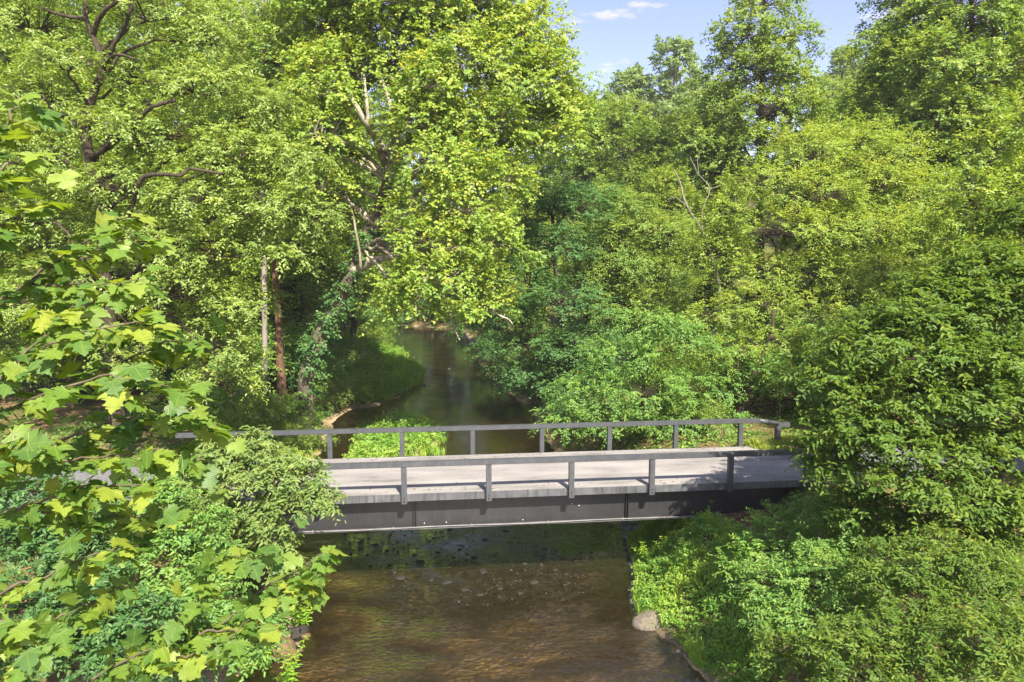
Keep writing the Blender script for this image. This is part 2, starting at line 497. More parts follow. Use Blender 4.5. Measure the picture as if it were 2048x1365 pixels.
def water_mat():
    m, n, l = new_mat("stream_water")
    out = n.new("ShaderNodeOutputMaterial")
    geo = n.new("ShaderNodeNewGeometry")
    sep = n.new("ShaderNodeSeparateXYZ"); l.new(geo.outputs["Position"], sep.inputs[0])
    # ripples; livelier over the shallow riffle below the bridge
    mpn = n.new("ShaderNodeMapping"); mpn.inputs["Scale"].default_value = (1.0, 1.7, 1.0)
    l.new(geo.outputs["Position"], mpn.inputs["Vector"])
    z1 = n.new("ShaderNodeTexNoise"); z1.inputs["Scale"].default_value = 6.5; z1.inputs["Detail"].default_value = 3; z1.inputs["Distortion"].default_value = 0.6
    z2 = n.new("ShaderNodeTexNoise"); z2.inputs["Scale"].default_value = 1.3; z2.inputs["Detail"].default_value = 3
    l.new(mpn.outputs[0], z1.inputs["Vector"]); l.new(mpn.outputs[0], z2.inputs["Vector"])
    ad = n.new("ShaderNodeMath"); ad.operation = 'MULTIPLY_ADD'; ad.inputs[1].default_value = 0.5
    l.new(z1.outputs["Fac"], ad.inputs[0]); l.new(z2.outputs["Fac"], ad.inputs[2])
    mr = n.new("ShaderNodeMapRange"); mr.interpolation_type = 'SMOOTHSTEP'
    mr.inputs["From Min"].default_value = 27.0; mr.inputs["From Max"].default_value = 22.0
    mr.inputs["To Min"].default_value = 0.03; mr.inputs["To Max"].default_value = 0.42
    l.new(sep.outputs["Y"], mr.inputs["Value"])
    z3 = n.new("ShaderNodeTexNoise"); z3.inputs["Scale"].default_value = 0.45; z3.inputs["Detail"].default_value = 2
    l.new(mpn.outputs[0], z3.inputs["Vector"])
    pm = n.new("ShaderNodeMapRange"); pm.inputs["From Min"].default_value = 0.38; pm.inputs["From Max"].default_value = 0.62; pm.inputs["To Min"].default_value = 0.3; pm.inputs["To Max"].default_value = 1.25
    l.new(z3.outputs["Fac"], pm.inputs["Value"])
    ps = n.new("ShaderNodeMath"); ps.operation = 'MULTIPLY'; l.new(mr.outputs["Result"], ps.inputs[0]); l.new(pm.outputs["Result"], ps.inputs[1])
    bpn = n.new("ShaderNodeBump"); bpn.inputs["Distance"].default_value = 0.30
    l.new(ps.outputs[0], bpn.inputs["Strength"]); l.new(ad.outputs[0], bpn.inputs["Height"])
    gl = n.new("ShaderNodeBsdfGlossy"); gl.inputs["Roughness"].default_value = 0.04; gl.inputs["Color"].default_value = (1, 1, 1, 1)
    l.new(bpn.outputs[0], gl.inputs["Normal"])
    tr = n.new("ShaderNodeBsdfTransparent"); tr.inputs["Color"].default_value = (0.79, 0.715, 0.54, 1)
    mud = n.new("ShaderNodeBsdfDiffuse"); mud.inputs["Color"].default_value = (0.15, 0.102, 0.044, 1)
    mx0 = n.new("ShaderNodeMixShader"); mx0.inputs["Fac"].default_value = 0.09
    l.new(tr.outputs[0], mx0.inputs[1]); l.new(mud.outputs[0], mx0.inputs[2])
    fr = n.new("ShaderNodeFresnel"); fr.inputs["IOR"].default_value = 1.85
    l.new(bpn.outputs[0], fr.inputs["Normal"])
    mx = n.new("ShaderNodeMixShader")
    l.new(fr.outputs[0], mx.inputs["Fac"]); l.new(mx0.outputs[0], mx.inputs[1]); l.new(gl.outputs[0], mx.inputs[2])
    l.new(mx.outputs[0], out.inputs["Surface"])
    return m


w = Buf()
w.add([[-80, -40, 0], [40, -40, 0], [40, 140, 0], [-80, 140, 0]], [[0, 1, 2, 3]])
water = w.build("water", water_mat())
tag(water, "shallow brown stream flowing under the bridge", kind="structure")

# approach road (gravel), both sides of the bridge
M['gravel'] = surf_mat("grey_gravel", [(0.3, (0.09, 0.09, 0.093)), (0.6, (0.17, 0.17, 0.175)), (0.8, (0.25, 0.25, 0.255))], 14, 10, 0.95, 0.6, 40, coords="Object")
for (a, b) in ((S0 - 42, S0 - 0.02), (S1 + 0.02, S1 + 45)):
    r = Buf()
    ss = np.linspace(a, b, 90)
    nn = np.linspace(0.25, BW - 0.25, 7)
    A, B = np.meshgrid(ss, nn, indexing='ij')
    q = BO[None, None] + A[..., None] * BT + B[..., None] * BN
    zz = np.maximum(gz(q[..., 0], q[..., 1]) + 0.03, DECK - 0.05 if False else -9) + 0.012 * (1 - np.abs(B - BW / 2) / 2)
    i, j = np.meshgrid(np.arange(89), np.arange(6), indexing='ij')
    r.add(np.concatenate([q, zz[..., None]], -1), np.stack([i * 7 + j, (i + 1) * 7 + j, (i + 1) * 7 + j + 1, i * 7 + j + 1], -1).reshape(-1, 4))
    tag(r.build("road", M['gravel'], None, True), "grey gravel lane leading onto the bridge", kind="structure")

# ------------------------------------------------------------------ bridge


def steel_mat(name, stops, stain, amount):
    m = surf_mat(name, stops, 3.0, 8, 0.5, 0.06, 30, spec=0.45)
    n, l = m.node_tree.nodes, m.node_tree.links
    b = [q for q in n if q.type == 'BSDF_PRINCIPLED'][0]
    src = b.inputs["Base Color"].links[0].from_socket
    t = n.new("ShaderNodeTexCoord"); mpn = n.new("ShaderNodeMapping"); mpn.inputs["Scale"].default_value = (7.0, 7.0, 0.5)
    l.new(t.outputs["Object"], mpn.inputs["Vector"])
    z = n.new("ShaderNodeTexNoise"); z.inputs["Scale"].default_value = 1.6; z.inputs["Detail"].default_value = 6
    l.new(mpn.outputs[0], z.inputs["Vector"])
    r = ramp(n, [(0.50, (0, 0, 0)), (0.72, (amount, amount, amount))]); l.new(z.outputs["Fac"], r.inputs["Fac"])
    mx = n.new("ShaderNodeMix"); mx.data_type = 'RGBA'; mx.inputs["B"].default_value = (*stain, 1)
    l.new(r.outputs["Color"], mx.inputs["Factor"]); l.new(src, mx.inputs["A"]); l.new(mx.outputs["Result"], b.inputs["Base Color"])
    return m


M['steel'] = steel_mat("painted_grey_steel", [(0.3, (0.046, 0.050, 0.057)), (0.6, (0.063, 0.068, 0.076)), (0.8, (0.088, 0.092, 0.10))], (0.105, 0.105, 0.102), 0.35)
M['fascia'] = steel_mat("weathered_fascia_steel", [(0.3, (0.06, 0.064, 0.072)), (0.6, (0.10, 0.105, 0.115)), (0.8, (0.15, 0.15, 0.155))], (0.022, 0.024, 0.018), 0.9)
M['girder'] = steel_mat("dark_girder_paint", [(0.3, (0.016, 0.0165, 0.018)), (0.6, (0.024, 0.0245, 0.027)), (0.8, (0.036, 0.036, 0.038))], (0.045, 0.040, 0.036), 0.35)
M['flange'] = surf_mat("worn_flange_paint", [(0.3, (0.08, 0.08, 0.085)), (0.7, (0.17, 0.165, 0.165))], 3.0, 8, 0.5, 0.05, 30)
M['pipe'] = surf_mat("grey_conduit", [(0.3, (0.12, 0.12, 0.125)), (0.7, (0.22, 0.215, 0.21))], 4, 4, 0.5, 0)
M['bolt'] = surf_mat("pale_bolt", [(0.3, (0.6, 0.6, 0.6)), (0.7, (0.75, 0.75, 0.75))], 4, 2, 0.5, 0)
M['abut'] = surf_mat("cream_concrete", [(0.3, (0.30, 0.26, 0.20)), (0.55, (0.46, 0.41, 0.33)), (0.8, (0.55, 0.50, 0.42))], 2.5, 8, 0.9, 0.25, 20)


def deck_mat():
    m, n, l = new_mat("stained_concrete_deck")
    out = n.new("ShaderNodeOutputMaterial")
    b = n.new("ShaderNodeBsdfPrincipled"); b.inputs["Roughness"].default_value = 0.85; b.inputs["Specular IOR Level"].default_value = 0.25
    t = n.new("ShaderNodeTexCoord")
    mpn = n.new("ShaderNodeMapping"); mpn.inputs["Scale"].default_value = (0.35, 1.3, 1)
    l.new(t.outputs["Object"], mpn.inputs["Vector"])
    z = n.new("ShaderNodeTexNoise"); z.inputs["Scale"].default_value = 1.2; z.inputs["Detail"].default_value = 9; z.inputs["Roughness"].default_value = 0.6
    l.new(mpn.outputs[0], z.inputs["Vector"])
    z2 = n.new("ShaderNodeTexNoise"); z2.inputs["Scale"].default_value = 9; z2.inputs["Detail"].default_value = 9; z2.inputs["Roughness"].default_value = 0.7
    l.new(t.outputs["Object"], z2.inputs["Vector"])
    r = ramp(n, [(0.30, (0.12, 0.114, 0.108)), (0.45, (0.22, 0.208, 0.200)), (0.6, (0.275, 0.26, 0.252)), (0.8, (0.32, 0.305, 0.295))])
    l.new(z.outputs["Fac"], r.inputs["Fac"])
    r2 = ramp(n, [(0.3, (0.88, 0.88, 0.88)), (0.6, (1, 1, 1))]); l.new(z2.outputs["Fac"], r2.inputs["Fac"])
    mx = n.new("ShaderNodeMix"); mx.data_type = 'RGBA'; mx.blend_type = 'MULTIPLY'; mx.inputs["Factor"].default_value = 1
    l.new(r.outputs["Color"], mx.inputs["A"]); l.new(r2.outputs["Color"], mx.inputs["B"])
    l.new(mx.outputs["Result"], b.inputs["Base Color"])
    bpn = n.new("ShaderNodeBump"); bpn.inputs["Strength"].default_value = 0.25; bpn.inputs["Distance"].default_value = 0.02
    l.new(z2.outputs["Fac"], bpn.inputs["Height"]); l.new(bpn.outputs[0], b.inputs["Normal"])
    l.new(b.outputs[0], out.inputs["Surface"])
    return m


M['deck'] = deck_mat()
bridge = empty("bridge", (BO[0], BO[1], 0), PHI)   # local x along the span, y across, z up from the water
tag(bridge, "single lane bridge with grey concrete deck, steel girders and low grey railings", "bridge")


def bbox(name, x0, x1, y0, y1, z0, z1, mat, parent=bridge, bev=0.0):
    bm = bmesh.new()
    bmesh.ops.create_cube(bm, size=1.0)
    for vv in bm.verts:
        vv.co = Vector(((x0 + x1) / 2 + vv.co.x * (x1 - x0), (y0 + y1) / 2 + vv.co.y * (y1 - y0), (z0 + z1) / 2 + vv.co.z * (z1 - z0)))
    if bev:
        bmesh.ops.bevel(bm, geom=bm.edges[:], offset=bev, segments=2, affect='EDGES')
    me = bpy.data.meshes.new(name)
    bm.to_mesh(me); bm.free()
    me.materials.append(mat)
    o = bpy.data.objects.new(name, me)
    COL.objects.link(o)
    o.parent = parent
    return o


bbox("deck", S0, S1, 0.13, BW - 0.13, DECK - 0.17, DECK, M['deck'], bev=0.012)
for side, y in (("near", 0.09), ("far", BW - 0.09)):
    sg = 1 if side == "near" else -1
    ya, yb = sorted((y, y + sg * 0.038))
    fa = bbox("fascia", S0, S1, ya, yb, DECK - 0.215, DECK - 0.002, M['fascia'], bev=0.004)
    # railing: posts bolted outside the fascia
    idx = range(-1, 6) if side == "near" else range(-1, 7)
    off = 0.0 if side == "near" else -2.70
    pa, pb = sorted((y - sg * 0.003, y - sg * 0.155))
    for k in idx:
        s = off + k * SP
        for zb in (DECK - 0.06, DECK - 0.16):
            qa, qb = sorted((y - sg * 0.156, y - sg * 0.172))
            bbox("bolt", s - 0.018, s + 0.018, qa, qb, zb - 0.018, zb + 0.018, M['girder'])
        po = bbox("post", s - 0.078, s + 0.078, pa, pb, DECK - 0.245, DECK + 0.845, M['steel'], bev=0.008)
    ra, rb = sorted((y - sg * 0.165, y + sg * 0.0))
    if side == "near":
        bbox("rail", S0 + 0.3, 5 * SP + 1.15, ra, rb, DECK + 0.85, DECK + 1.0, M['steel'], bev=0.01)
    else:
        end = off + 6 * SP + 0.72
        bbox("rail", S0 - 1.3, end, ra, rb, DECK + 0.85, DECK + 1.0, M['steel'], bev=0.01)
        # rail end bends down and outward to a short end post
        e0 = np.array([end - 0.05, (ra + rb) / 2, DECK + 0.925]); e1 = np.array([end + 1.0, (ra + rb) / 2 + 0.55, DECK + 0.66])
        tb = Buf()
        d = unit(e1 - e0); sd_ = unit(np.cross(d, [0, 0, 1])); up = np.cross(sd_, d)
        tb.box((e0 + e1) / 2, (np.linalg.norm(e1 - e0), 0.16, 0.14), np.stack([d, sd_, up]))
        o = tb.build("rail_end", M['steel'], bridge)
        bbox("end_post", e1[0] - 0.09, e1[0] + 0.09, e1[1] - 0.09, e1[1] + 0.09, DECK - 0.35, DECK + 0.70, M['steel'], bev=0.01)
        bbox("rail_stub", e1[0] + 0.09, e1[0] + 0.45, e1[1] - 0.06, e1[1] + 0.06, DECK + 0.52, DECK + 0.68, M['steel'], bev=0.01)
    # plate girder set back under the deck edge
    yg = y + sg * 0.42
    G0, G1 = S0 + 0.45, S1 - 0.45
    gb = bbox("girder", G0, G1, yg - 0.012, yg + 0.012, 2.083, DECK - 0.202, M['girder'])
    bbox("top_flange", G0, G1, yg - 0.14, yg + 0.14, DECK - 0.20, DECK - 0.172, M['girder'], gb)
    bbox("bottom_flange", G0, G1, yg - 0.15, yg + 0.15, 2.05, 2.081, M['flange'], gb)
    for s in (0.28 - 6.42, 0.28, 0.28 + 6.42):
        for dlt in ((-0.02,) if side == "far" else (-0.035, 0.035)):
            ya2, yb2 = sorted((yg - sg * 0.014, yg - sg * 0.125))
            bbox("stiffener", s + dlt - 0.008, s + dlt + 0.008, ya2, yb2, 2.083, DECK - 0.202, M['girder'], gb)
    if side == "near":
        pt = [np.array([s, yg - 0.175, 2.115 + 0.012 * math.sin(s * 1.3)]) for s in np.linspace(G0 + 0.2, G1 - 0.1, 40)]
        pbuf = Buf(); pbuf.tube(pt, 0.018, 6)
        pbuf.build("conduit", M['pipe'], bridge, True)
        for s in np.arange(G0 + 1.0, G1, 2.3):
            bbox("clamp", s - 0.02, s + 0.02, yg - 0.20, yg - 0.145, 2.085, 2.155, M['pipe'])
        for s, z in ((0.55, 2.18), (1.2, 2.18), (5.0, 2.6), (5.22, 2.54), (3.5, 2.16)):
            bbox("bolt", s - 0.011, s + 0.011, yg - 0.03, yg - 0.0125, z - 0.011, z + 0.011, M['bolt'], gb)
# cross beams between the girders
for s in (0.28 - 6.42, 0.28, 0.28 + 6.42):
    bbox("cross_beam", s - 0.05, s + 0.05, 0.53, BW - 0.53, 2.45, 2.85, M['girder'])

for (x0, x1, lab) in ((S0 - 0.55, S0 + 0.40, "concrete abutment under the bridge end beside the leafy boxelder"), (S1 - 0.40, S1 + 0.6, "cream concrete abutment under the bridge end behind the dark hornbeam")):
    ab = empty("abutment", tuple(bp((x0 + x1) / 2, BW / 2, 0.0)), PHI)
    tag(ab, lab, "abutment")
    hw = (x1 - x0) / 2
    bbox("seat_wall", -hw, hw, -BW / 2 + 0.22, BW / 2 - 0.22, -0.2, 2.047, M['abut'], ab, 0.02)
    k = -1 if x0 < 0 else 1
    bbox("back_wall", min(k * 0.12, k * hw), max(k * 0.12, k * hw), -BW / 2 + 0.24, BW / 2 - 0.24, 2.05, DECK - 0.18, M['abut'], ab, 0.01)
    for y in (-1, 1):
        ww = bbox("wing_wall", min(k * hw, k * (hw + 1.9)), max(k * hw, k * (hw + 1.9)), y * (BW / 2 - 0.02) - 0.15, y * (BW / 2 - 0.02) + 0.15, 0.6, DECK - 0.09, M['abut'], ab, 0.02)

# ------------------------------------------------------------------ foliage tools
UP = np.array([0, 0, 1.0])


def leaf_faces(buf, base, ax, nr, ln, wd, rnd, kind="kite", fold=0.25):
    """append leaves: base point, axis, normal, length, width (all arrays)"""
    n = len(base)
    ax = unit(ax)
    nr = unit(nr - ax * np.sum(nr * ax, 1, keepdims=True))
    sd = np.cross(ax, nr)
    L = ln[:, None]; Wd = wd[:, None]
    if kind == "kite":
        v = np.stack([base, base + ax * L * 0.45 + sd * Wd * 0.5 + nr * Wd * fold, base + ax * L - nr * L * 0.08, base + ax * L * 0.45 - sd * Wd * 0.5 + nr * Wd * fold], 1)
        o = (np.arange(n) * 4)[:, None]
        f = np.concatenate([o + [[0, 1, 2]], o + [[0, 2, 3]]])
        buf.add(v, f, np.repeat(rnd, 4))
    else:
        v = np.stack([base,
                      base + ax * L * 0.28 + sd * Wd * 0.44 + nr * Wd * fold * 0.9,
                      base + ax * L * 0.68 + sd * Wd * 0.36 + nr * Wd * fold * 0.5,
                      base + ax * L - nr * L * 0.14,
                      base + ax * L * 0.68 - sd * Wd * 0.36 + nr * Wd * fold * 0.5,
                      base + ax * L * 0.28 - sd * Wd * 0.44 + nr * Wd * fold * 0.9], 1)
        o = (np.arange(n) * 6)[:, None]
        f = np.concatenate([o + [[0, 1, 2, 3]], o + [[0, 3, 4, 5]]])
        buf.add(v, f, np.repeat(rnd, 6))


def sprays(rg, lb, tb, C, O, size, twigs, per, leaf, ratio=0.6, flat=0.0, droop=0.25, kind="kite", pair=False, crnd=None, twig_r=0.0, spread=0.8):
    """leafy twigs radiating from clump centres C with outward directions O"""
    K = len(C)
    crnd = rg.random(K) if crnd is None else crnd
    ci = np.repeat(np.arange(K), twigs)
    T = O[ci] * 0.75 + rg.normal(0, spread, (K * twigs, 3)) * 0.62 + UP * 0.12
    T[:, 2] *= (1 - 0.75 * flat)
    T = unit(T)
    sz = (size[ci] if np.ndim(size) else np.full(len(ci), size)) * rg.uniform(0.65, 1.25, len(ci))
    st = C[ci] + rg.normal(0, 0.22, (len(ci), 3)) * sz[:, None] * np.array([1, 1, 0.6])
    ti = np.repeat(np.arange(len(ci)), per)
    k = np.tile(np.arange(per), len(ci))
    s = (k + 1.0) / per if not pair else (k // 2 + 1.0) / ((per + 1) // 2)
    s = s * 0.95 + rg.normal(0, 0.03, len(s))
    lt = sz[ti]
    sag = -droop * (s ** 2) * lt
    base = st[ti] + T[ti] * (s * lt)[:, None]
    base[:, 2] += sag
    B = unit(np.cross(T, UP + rg.normal(0, 0.25, T.shape)))
    sign = np.where(k % 2 == 0, 1.0, -1.0)
    A = T[ti] * 0.55 + B[ti] * (sign * 0.85)[:, None] + rg.normal(0, 0.28, (len(ti), 3))
    A[:, 2] -= droop * 0.9
    N = UP * (0.45 + 0.5 * flat) + np.array(sun_vec) * 0.55 + O[ci][ti] * 0.45 + rg.normal(0, 0.42 - 0.15 * flat, (len(ti), 3))
    ln = leaf * rg.uniform(0.65, 1.25, len(ti))
    rnd = np.clip(0.55 * crnd[ci][ti] + 0.45 * rg.random(len(ti)) + rg.normal(0, 0.05, len(ti)), 0, 1)
    leaf_faces(lb, base, A, N, ln, ln * ratio, rnd, kind)
    if tb is not None and twig_r > 0:
        for q in range(len(ci)):
            e = st[q] + T[q] * sz[q]; e = e - UP * droop * sz[q]
            mdl = (st[q] + e) / 2 + UP * 0.06 * sz[q]
            tb.tube(np.stack([C[ci[q]], st[q] * .5 + mdl * .5, e]), [twig_r, twig_r * 0.8, twig_r * 0.35], 3, False)


def polyline_at(P, R, t):
    L = np.concatenate([[0], np.cumsum(np.linalg.norm(np.diff(P, axis=0), axis=1))]); L /= L[-1]
    return np.array([np.interp(t, L, P[:, k]) for k in range(3)]), np.interp(t, L, R)


def make_tree(name, label, cat, group, trunk, r0, lobes, leafm, barkm, seed, clumps=40, twigs=5, per=8, leaf=0.1, ratio=0.6,
              flat=0.0, droop=0.25, kind="kite", pair=False, csize=0.75, limbs=None, limbm=None, limb_r=0.30, twig_r=0.0, shell=0.5, yellow=0.0, root_r=1.35, rmin=0.25, ivy=None, kmin=0.15):
    """trunk: control points; lobes: (centre, radii) ellipsoids that the foliage fills"""
    rg = np.random.default_rng(seed)
    trunk = np.asarray(trunk, float)
    base = trunk[0].copy()
    root = empty(name, tuple(base))
    tag(root, label, cat, group)
    P = curve(trunk, 20) - base
    m = len(P)
    tt = np.linspace(0, 1, m)
    R = r0 * (1 - tt * (1 - rmin)) * (1 + (root_r - 1) * np.exp(-tt * 18))
    P2 = P.copy(); P2[1:-1] += rg.normal(0, r0 * 0.10, (m - 2, 3))
    P2 = np.vstack([P2[0] - np.array([0, 0, 0.35]), P2]); R2 = np.concatenate([[R[0] * 1.15], R])
    tb = Buf(); tb.tube(P2, R2, 10)
    tb.build("trunk", barkm, root, True)
    bb = Buf(); lb = Buf()
    for i, (c, rad) in enumerate(lobes):
        c = np.asarray(c, float) - base; rad = np.asarray(rad, float)
        hz = np.linalg.norm((P - c)[:, :2], axis=1)
        want = c[2] - 0.45 * hz - 0.3 * rad[2]
        k = int(np.argmin(np.abs(P[:, 2] - want) + 0.25 * hz))
        k = max(k, int(m * kmin))
        a = P[k]; ra = min(R[k] * 0.75, r0 * limb_r)
        mid = a * 0.45 + c * 0.55 + np.array([0, 0, 0.13 * np.linalg.norm(c - a)]) + rg.normal(0, 0.06 * np.linalg.norm(c - a), 3)
        far = c + (c - mid) * 0.35
        LP = curve([a, a * 0.75 + mid * 0.25 + UP * 0.05, mid, c, far], 16)
        LP[2:-1] += rg.normal(0, 0.03 * np.linalg.norm(c - a) / 4 + 0.02, LP[2:-1].shape)
        LR = np.linspace(ra, ra * 0.22, len(LP))
        bb.tube(LP, LR, 6)
        nK = int(clumps * (rad[0] * rad[1] * rad[2]) ** (2 / 3.0) / 2.2) if clumps > 0 else 0
        nK = max(nK, 4)
        d = unit(rg.normal(0, 1, (nK, 3))); d[:, 2] = np.where(d[:, 2] < -0.35, -d[:, 2] * rg.uniform(0, 1, nK), d[:, 2]); d = unit(d)
        rr = shell + (1.04 - shell) * rg.random(nK) ** 0.55
        # ragged outline: radius varies with direction
        ph = rg.uniform(0, 6.28, 6)
        az = np.arctan2(d[:, 1], d[:, 0])
        rr = rr * (1 + 0.13 * np.sin(3 * az + ph[0] + 3 * d[:, 2]) + 0.10 * np.sin(5 * az + ph[1] - 5 * d[:, 2]) + 0.08 * np.sin(7 * d[:, 2] + ph[2]))
        rr = np.where(rg.random(nK) < 0.08, rr * rg.uniform(1.12, 1.42, nK), rr)
        C = c + d * rad * rr[:, None]
        O = unit(d / rad * rad.mean())
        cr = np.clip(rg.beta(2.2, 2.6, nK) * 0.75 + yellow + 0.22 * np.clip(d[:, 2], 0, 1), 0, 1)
        # branchlets from the limb to each clump
        half = len(LP) // 3
        for q in range(nK):
            kk = half + int(np.argmin(np.linalg.norm(LP[half:] - C[q] * 0.55 - c * 0.45, axis=1)))
            s0 = LP[kk]; e = C[q]
            md = (s0 + e) / 2 + np.array([0, 0, 0.08 * np.linalg.norm(e - s0)]) + rg.normal(0, 0.07, 3) * np.linalg.norm(e - s0)
            rb = min(LR[kk] * 0.55, 0.012 + 0.010 * np.linalg.norm(e - s0))
            bb.tube(np.stack([s0, md, e]), [rb, rb * 0.7, rb * 0.35], 4, False)
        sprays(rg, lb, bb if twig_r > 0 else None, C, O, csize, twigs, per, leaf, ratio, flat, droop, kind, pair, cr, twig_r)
    if limbs:
        for pts, ra, rb2 in limbs:
            LP = curve(np.asarray(pts, float) - base, 18)
            LP[1:-1] += rg.normal(0, ra * 0.15, LP[1:-1].shape)
            bb.tube(LP, np.linspace(ra, rb2, len(LP)), 7)
    if ivy:
        t = rg.uniform(ivy[0], ivy[1], ivy[2])
        ii = np.clip((t * (m - 1)).astype(int), 0, m - 2)
        cp = P[ii] + (P[ii + 1] - P[ii]) * (t * (m - 1) - ii)[:, None]
        a = rg.uniform(0, 6.28, ivy[2]); od = np.stack([np.cos(a), np.sin(a), 0 * a], 1)
        ib = Buf()
        sprays(rg, ib, None, cp + od * (R[ii] + .06)[:, None], od, 0.5, 4, 8, 0.17, 0.8, 0.0, 0.4)
        ib.build("ivy", M['dark_leaf'], root, False, "stuff")
    if bb.n: bb.build("branches", limbm or barkm, root, True)
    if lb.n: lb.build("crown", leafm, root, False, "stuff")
    return root


def copy_tree(src, loc, rz=0.0, sc=1.0, label=None, group=None, name=None):
    r = src.copy(); COL.objects.link(r)
    if name: r.name = name
    r.location = loc; r.rotation_euler = (0, 0, rz)
    r.scale = (sc, sc, sc) if np.ndim(sc) == 0 else sc
    if label: r["label"] = label
    if group: r["group"] = group
    for ch in src.children:
        c = ch.copy(); COL.objects.link(c); c.parent = r
    return r


def LB(px, py, Y, rx, ry, rz=None):
    """ellipsoid from picture centre / radii (px) at world depth Y"""
    c = dp(px, py, Y)
    k = Y / F_PX
    return (c, np.array([rx * k, (rz if rz else (rx + ry) / 2) * k, ry * k]))


def foot(px, Y):
    """ground point below a picture column at depth Y"""
    x = (px - 1024) / F_PX * Y / math.cos(PITCH)
    return np.array([x, Y, float(gz(np.array([x]), np.array([Y]))[0]) - 0.02])


#--TREES--
def tree_px(name, label, cat, group, Y, tr_px, r0, lobes_px, leafm, barkm, seed, limbs_px=None, **kw):
    """trunk / limbs / lobes given in picture columns and rows at (about) depth Y; base dropped to the ground"""
    rgl = np.random.default_rng(seed + 500)
    b = foot(tr_px[0][0], Y)
    pts = [b]
    for t in tr_px[1:]:
        q = dp(t[0], t[1], Y + (t[2] if len(t) > 2 else 0)); pts.append(q)
    lob = []
    for t in lobes_px:
        dy = t[4] if len(t) > 4 else rgl.uniform(-1, 1) * (t[2] + t[3]) * 0.25 * Y / F_PX
        lob.append(LB(t[0], t[1], Y + dy, t[2], t[3]))
    lim = None
    if limbs_px:
        lim = [([dp(p[0], p[1], Y + (p[2] if len(p) > 2 else 0)) for p in pl], ra, rb) for pl, ra, rb in limbs_px]
    return make_tree(name, label, cat, group, pts, r0, lob, M[leafm], M[barkm], seed, limbs=lim, **kw)


# ---- the big leaning sycamore on the left bank
tree_px("sycamore_tree", "tall leaning sycamore with pale forked limbs, yellow-green crown overhanging the stream", "tree", None, 38,
        [(600, 790), (615, 745), (650, 655), (705, 545), (745, 450), (778, 365), (768, 310), (738, 250), (712, 195, 1), (705, 60, 2), (740, -120, 2)], 0.46,
        [(640, 60, 95, 85), (740, 10, 120, 95), (860, 40, 130, 110), (960, 30, 110, 95), (1045, 85, 70, 75), (1105, 155, 58, 62),
         (680, 150, 85, 60), (800, 130, 105, 70, 0), (930, 150, 110, 80, -2), (1040, 190, 95, 70), (1120, 240, 60, 55),
         (640, 260, 70, 65, 3), (860, 250, 90, 65, -3), (960, 270, 95, 65, -2), (1070, 290, 80, 60), (880, 340, 85, 55, -4), (985, 370, 80, 55, -2),
         (900, 430, 105, 55, -4), (868, 495, 80, 52, -5), (960, 490, 85, 50, -3), (880, 560, 105, 48, -5), (830, 605, 60, 34, -5), (790, 625, 40, 24, -4), (985, 620, 45, 28, -3), (960, 570, 65, 42, -3), (900, 630, 48, 26, -5),
         (610, 420, 55, 60, 3), (670, 390, 50, 40, 1), (640, 190, 60, 55, -2), (645, 275, 60, 55, -2.5), (620, 380, 60, 50, -2), (690, 470, 50, 40, 2), (560, 260, 50, 60, 1), (690, 310, 45, 40, 2), (590, 330, 45, 45, -1), (850, 180, 60, 45, -4), (700, -90, 130, 80), (880, -120, 150, 90), (950, -90, 100, 65)],
        'syc_leaf', 'bark_syc', 11,
        [([(705, 545), (740, 525, -0.5), (768, 516, -1.5), (840, 500, -4), (900, 470, -4)], 0.34, 0.08),
         ([(722, 540, -1), (718, 500, -1.2), (703, 420, -1.5), (680, 350, 0), (670, 300, 1)], 0.09, 0.015),
         ([(778, 365), (795, 300, -1.5), (790, 240, -2.5), (765, 165, -2), (745, 80, 0), (738, 10, 0)], 0.20, 0.03), ([(770, 330), (750, 275, -2), (725, 235, -3), (700, 190, -3), (672, 140, -1), (650, 80, 0)], 0.2, 0.03), ([(735, 245, -2.7), (733, 200, -2.6), (725, 120, -1), (715, 50, 0)], 0.11, 0.025),
         ([(745, 450), (800, 440, -1.5), (835, 400, -2), (900, 330, -3)], 0.22, 0.06),
         
         ([(800, 300), (880, 230, -1), (960, 190, -1), (1040, 170, 0)], 0.16, 0.05)],
        clumps=48, twigs=6, per=9, leaf=0.185, ratio=0.80, csize=0.85, droop=0.3, yellow=0.16, shell=0.45, ivy=(0.05, 0.40, 150), kmin=0.36, limbm=M['bark_pale'])

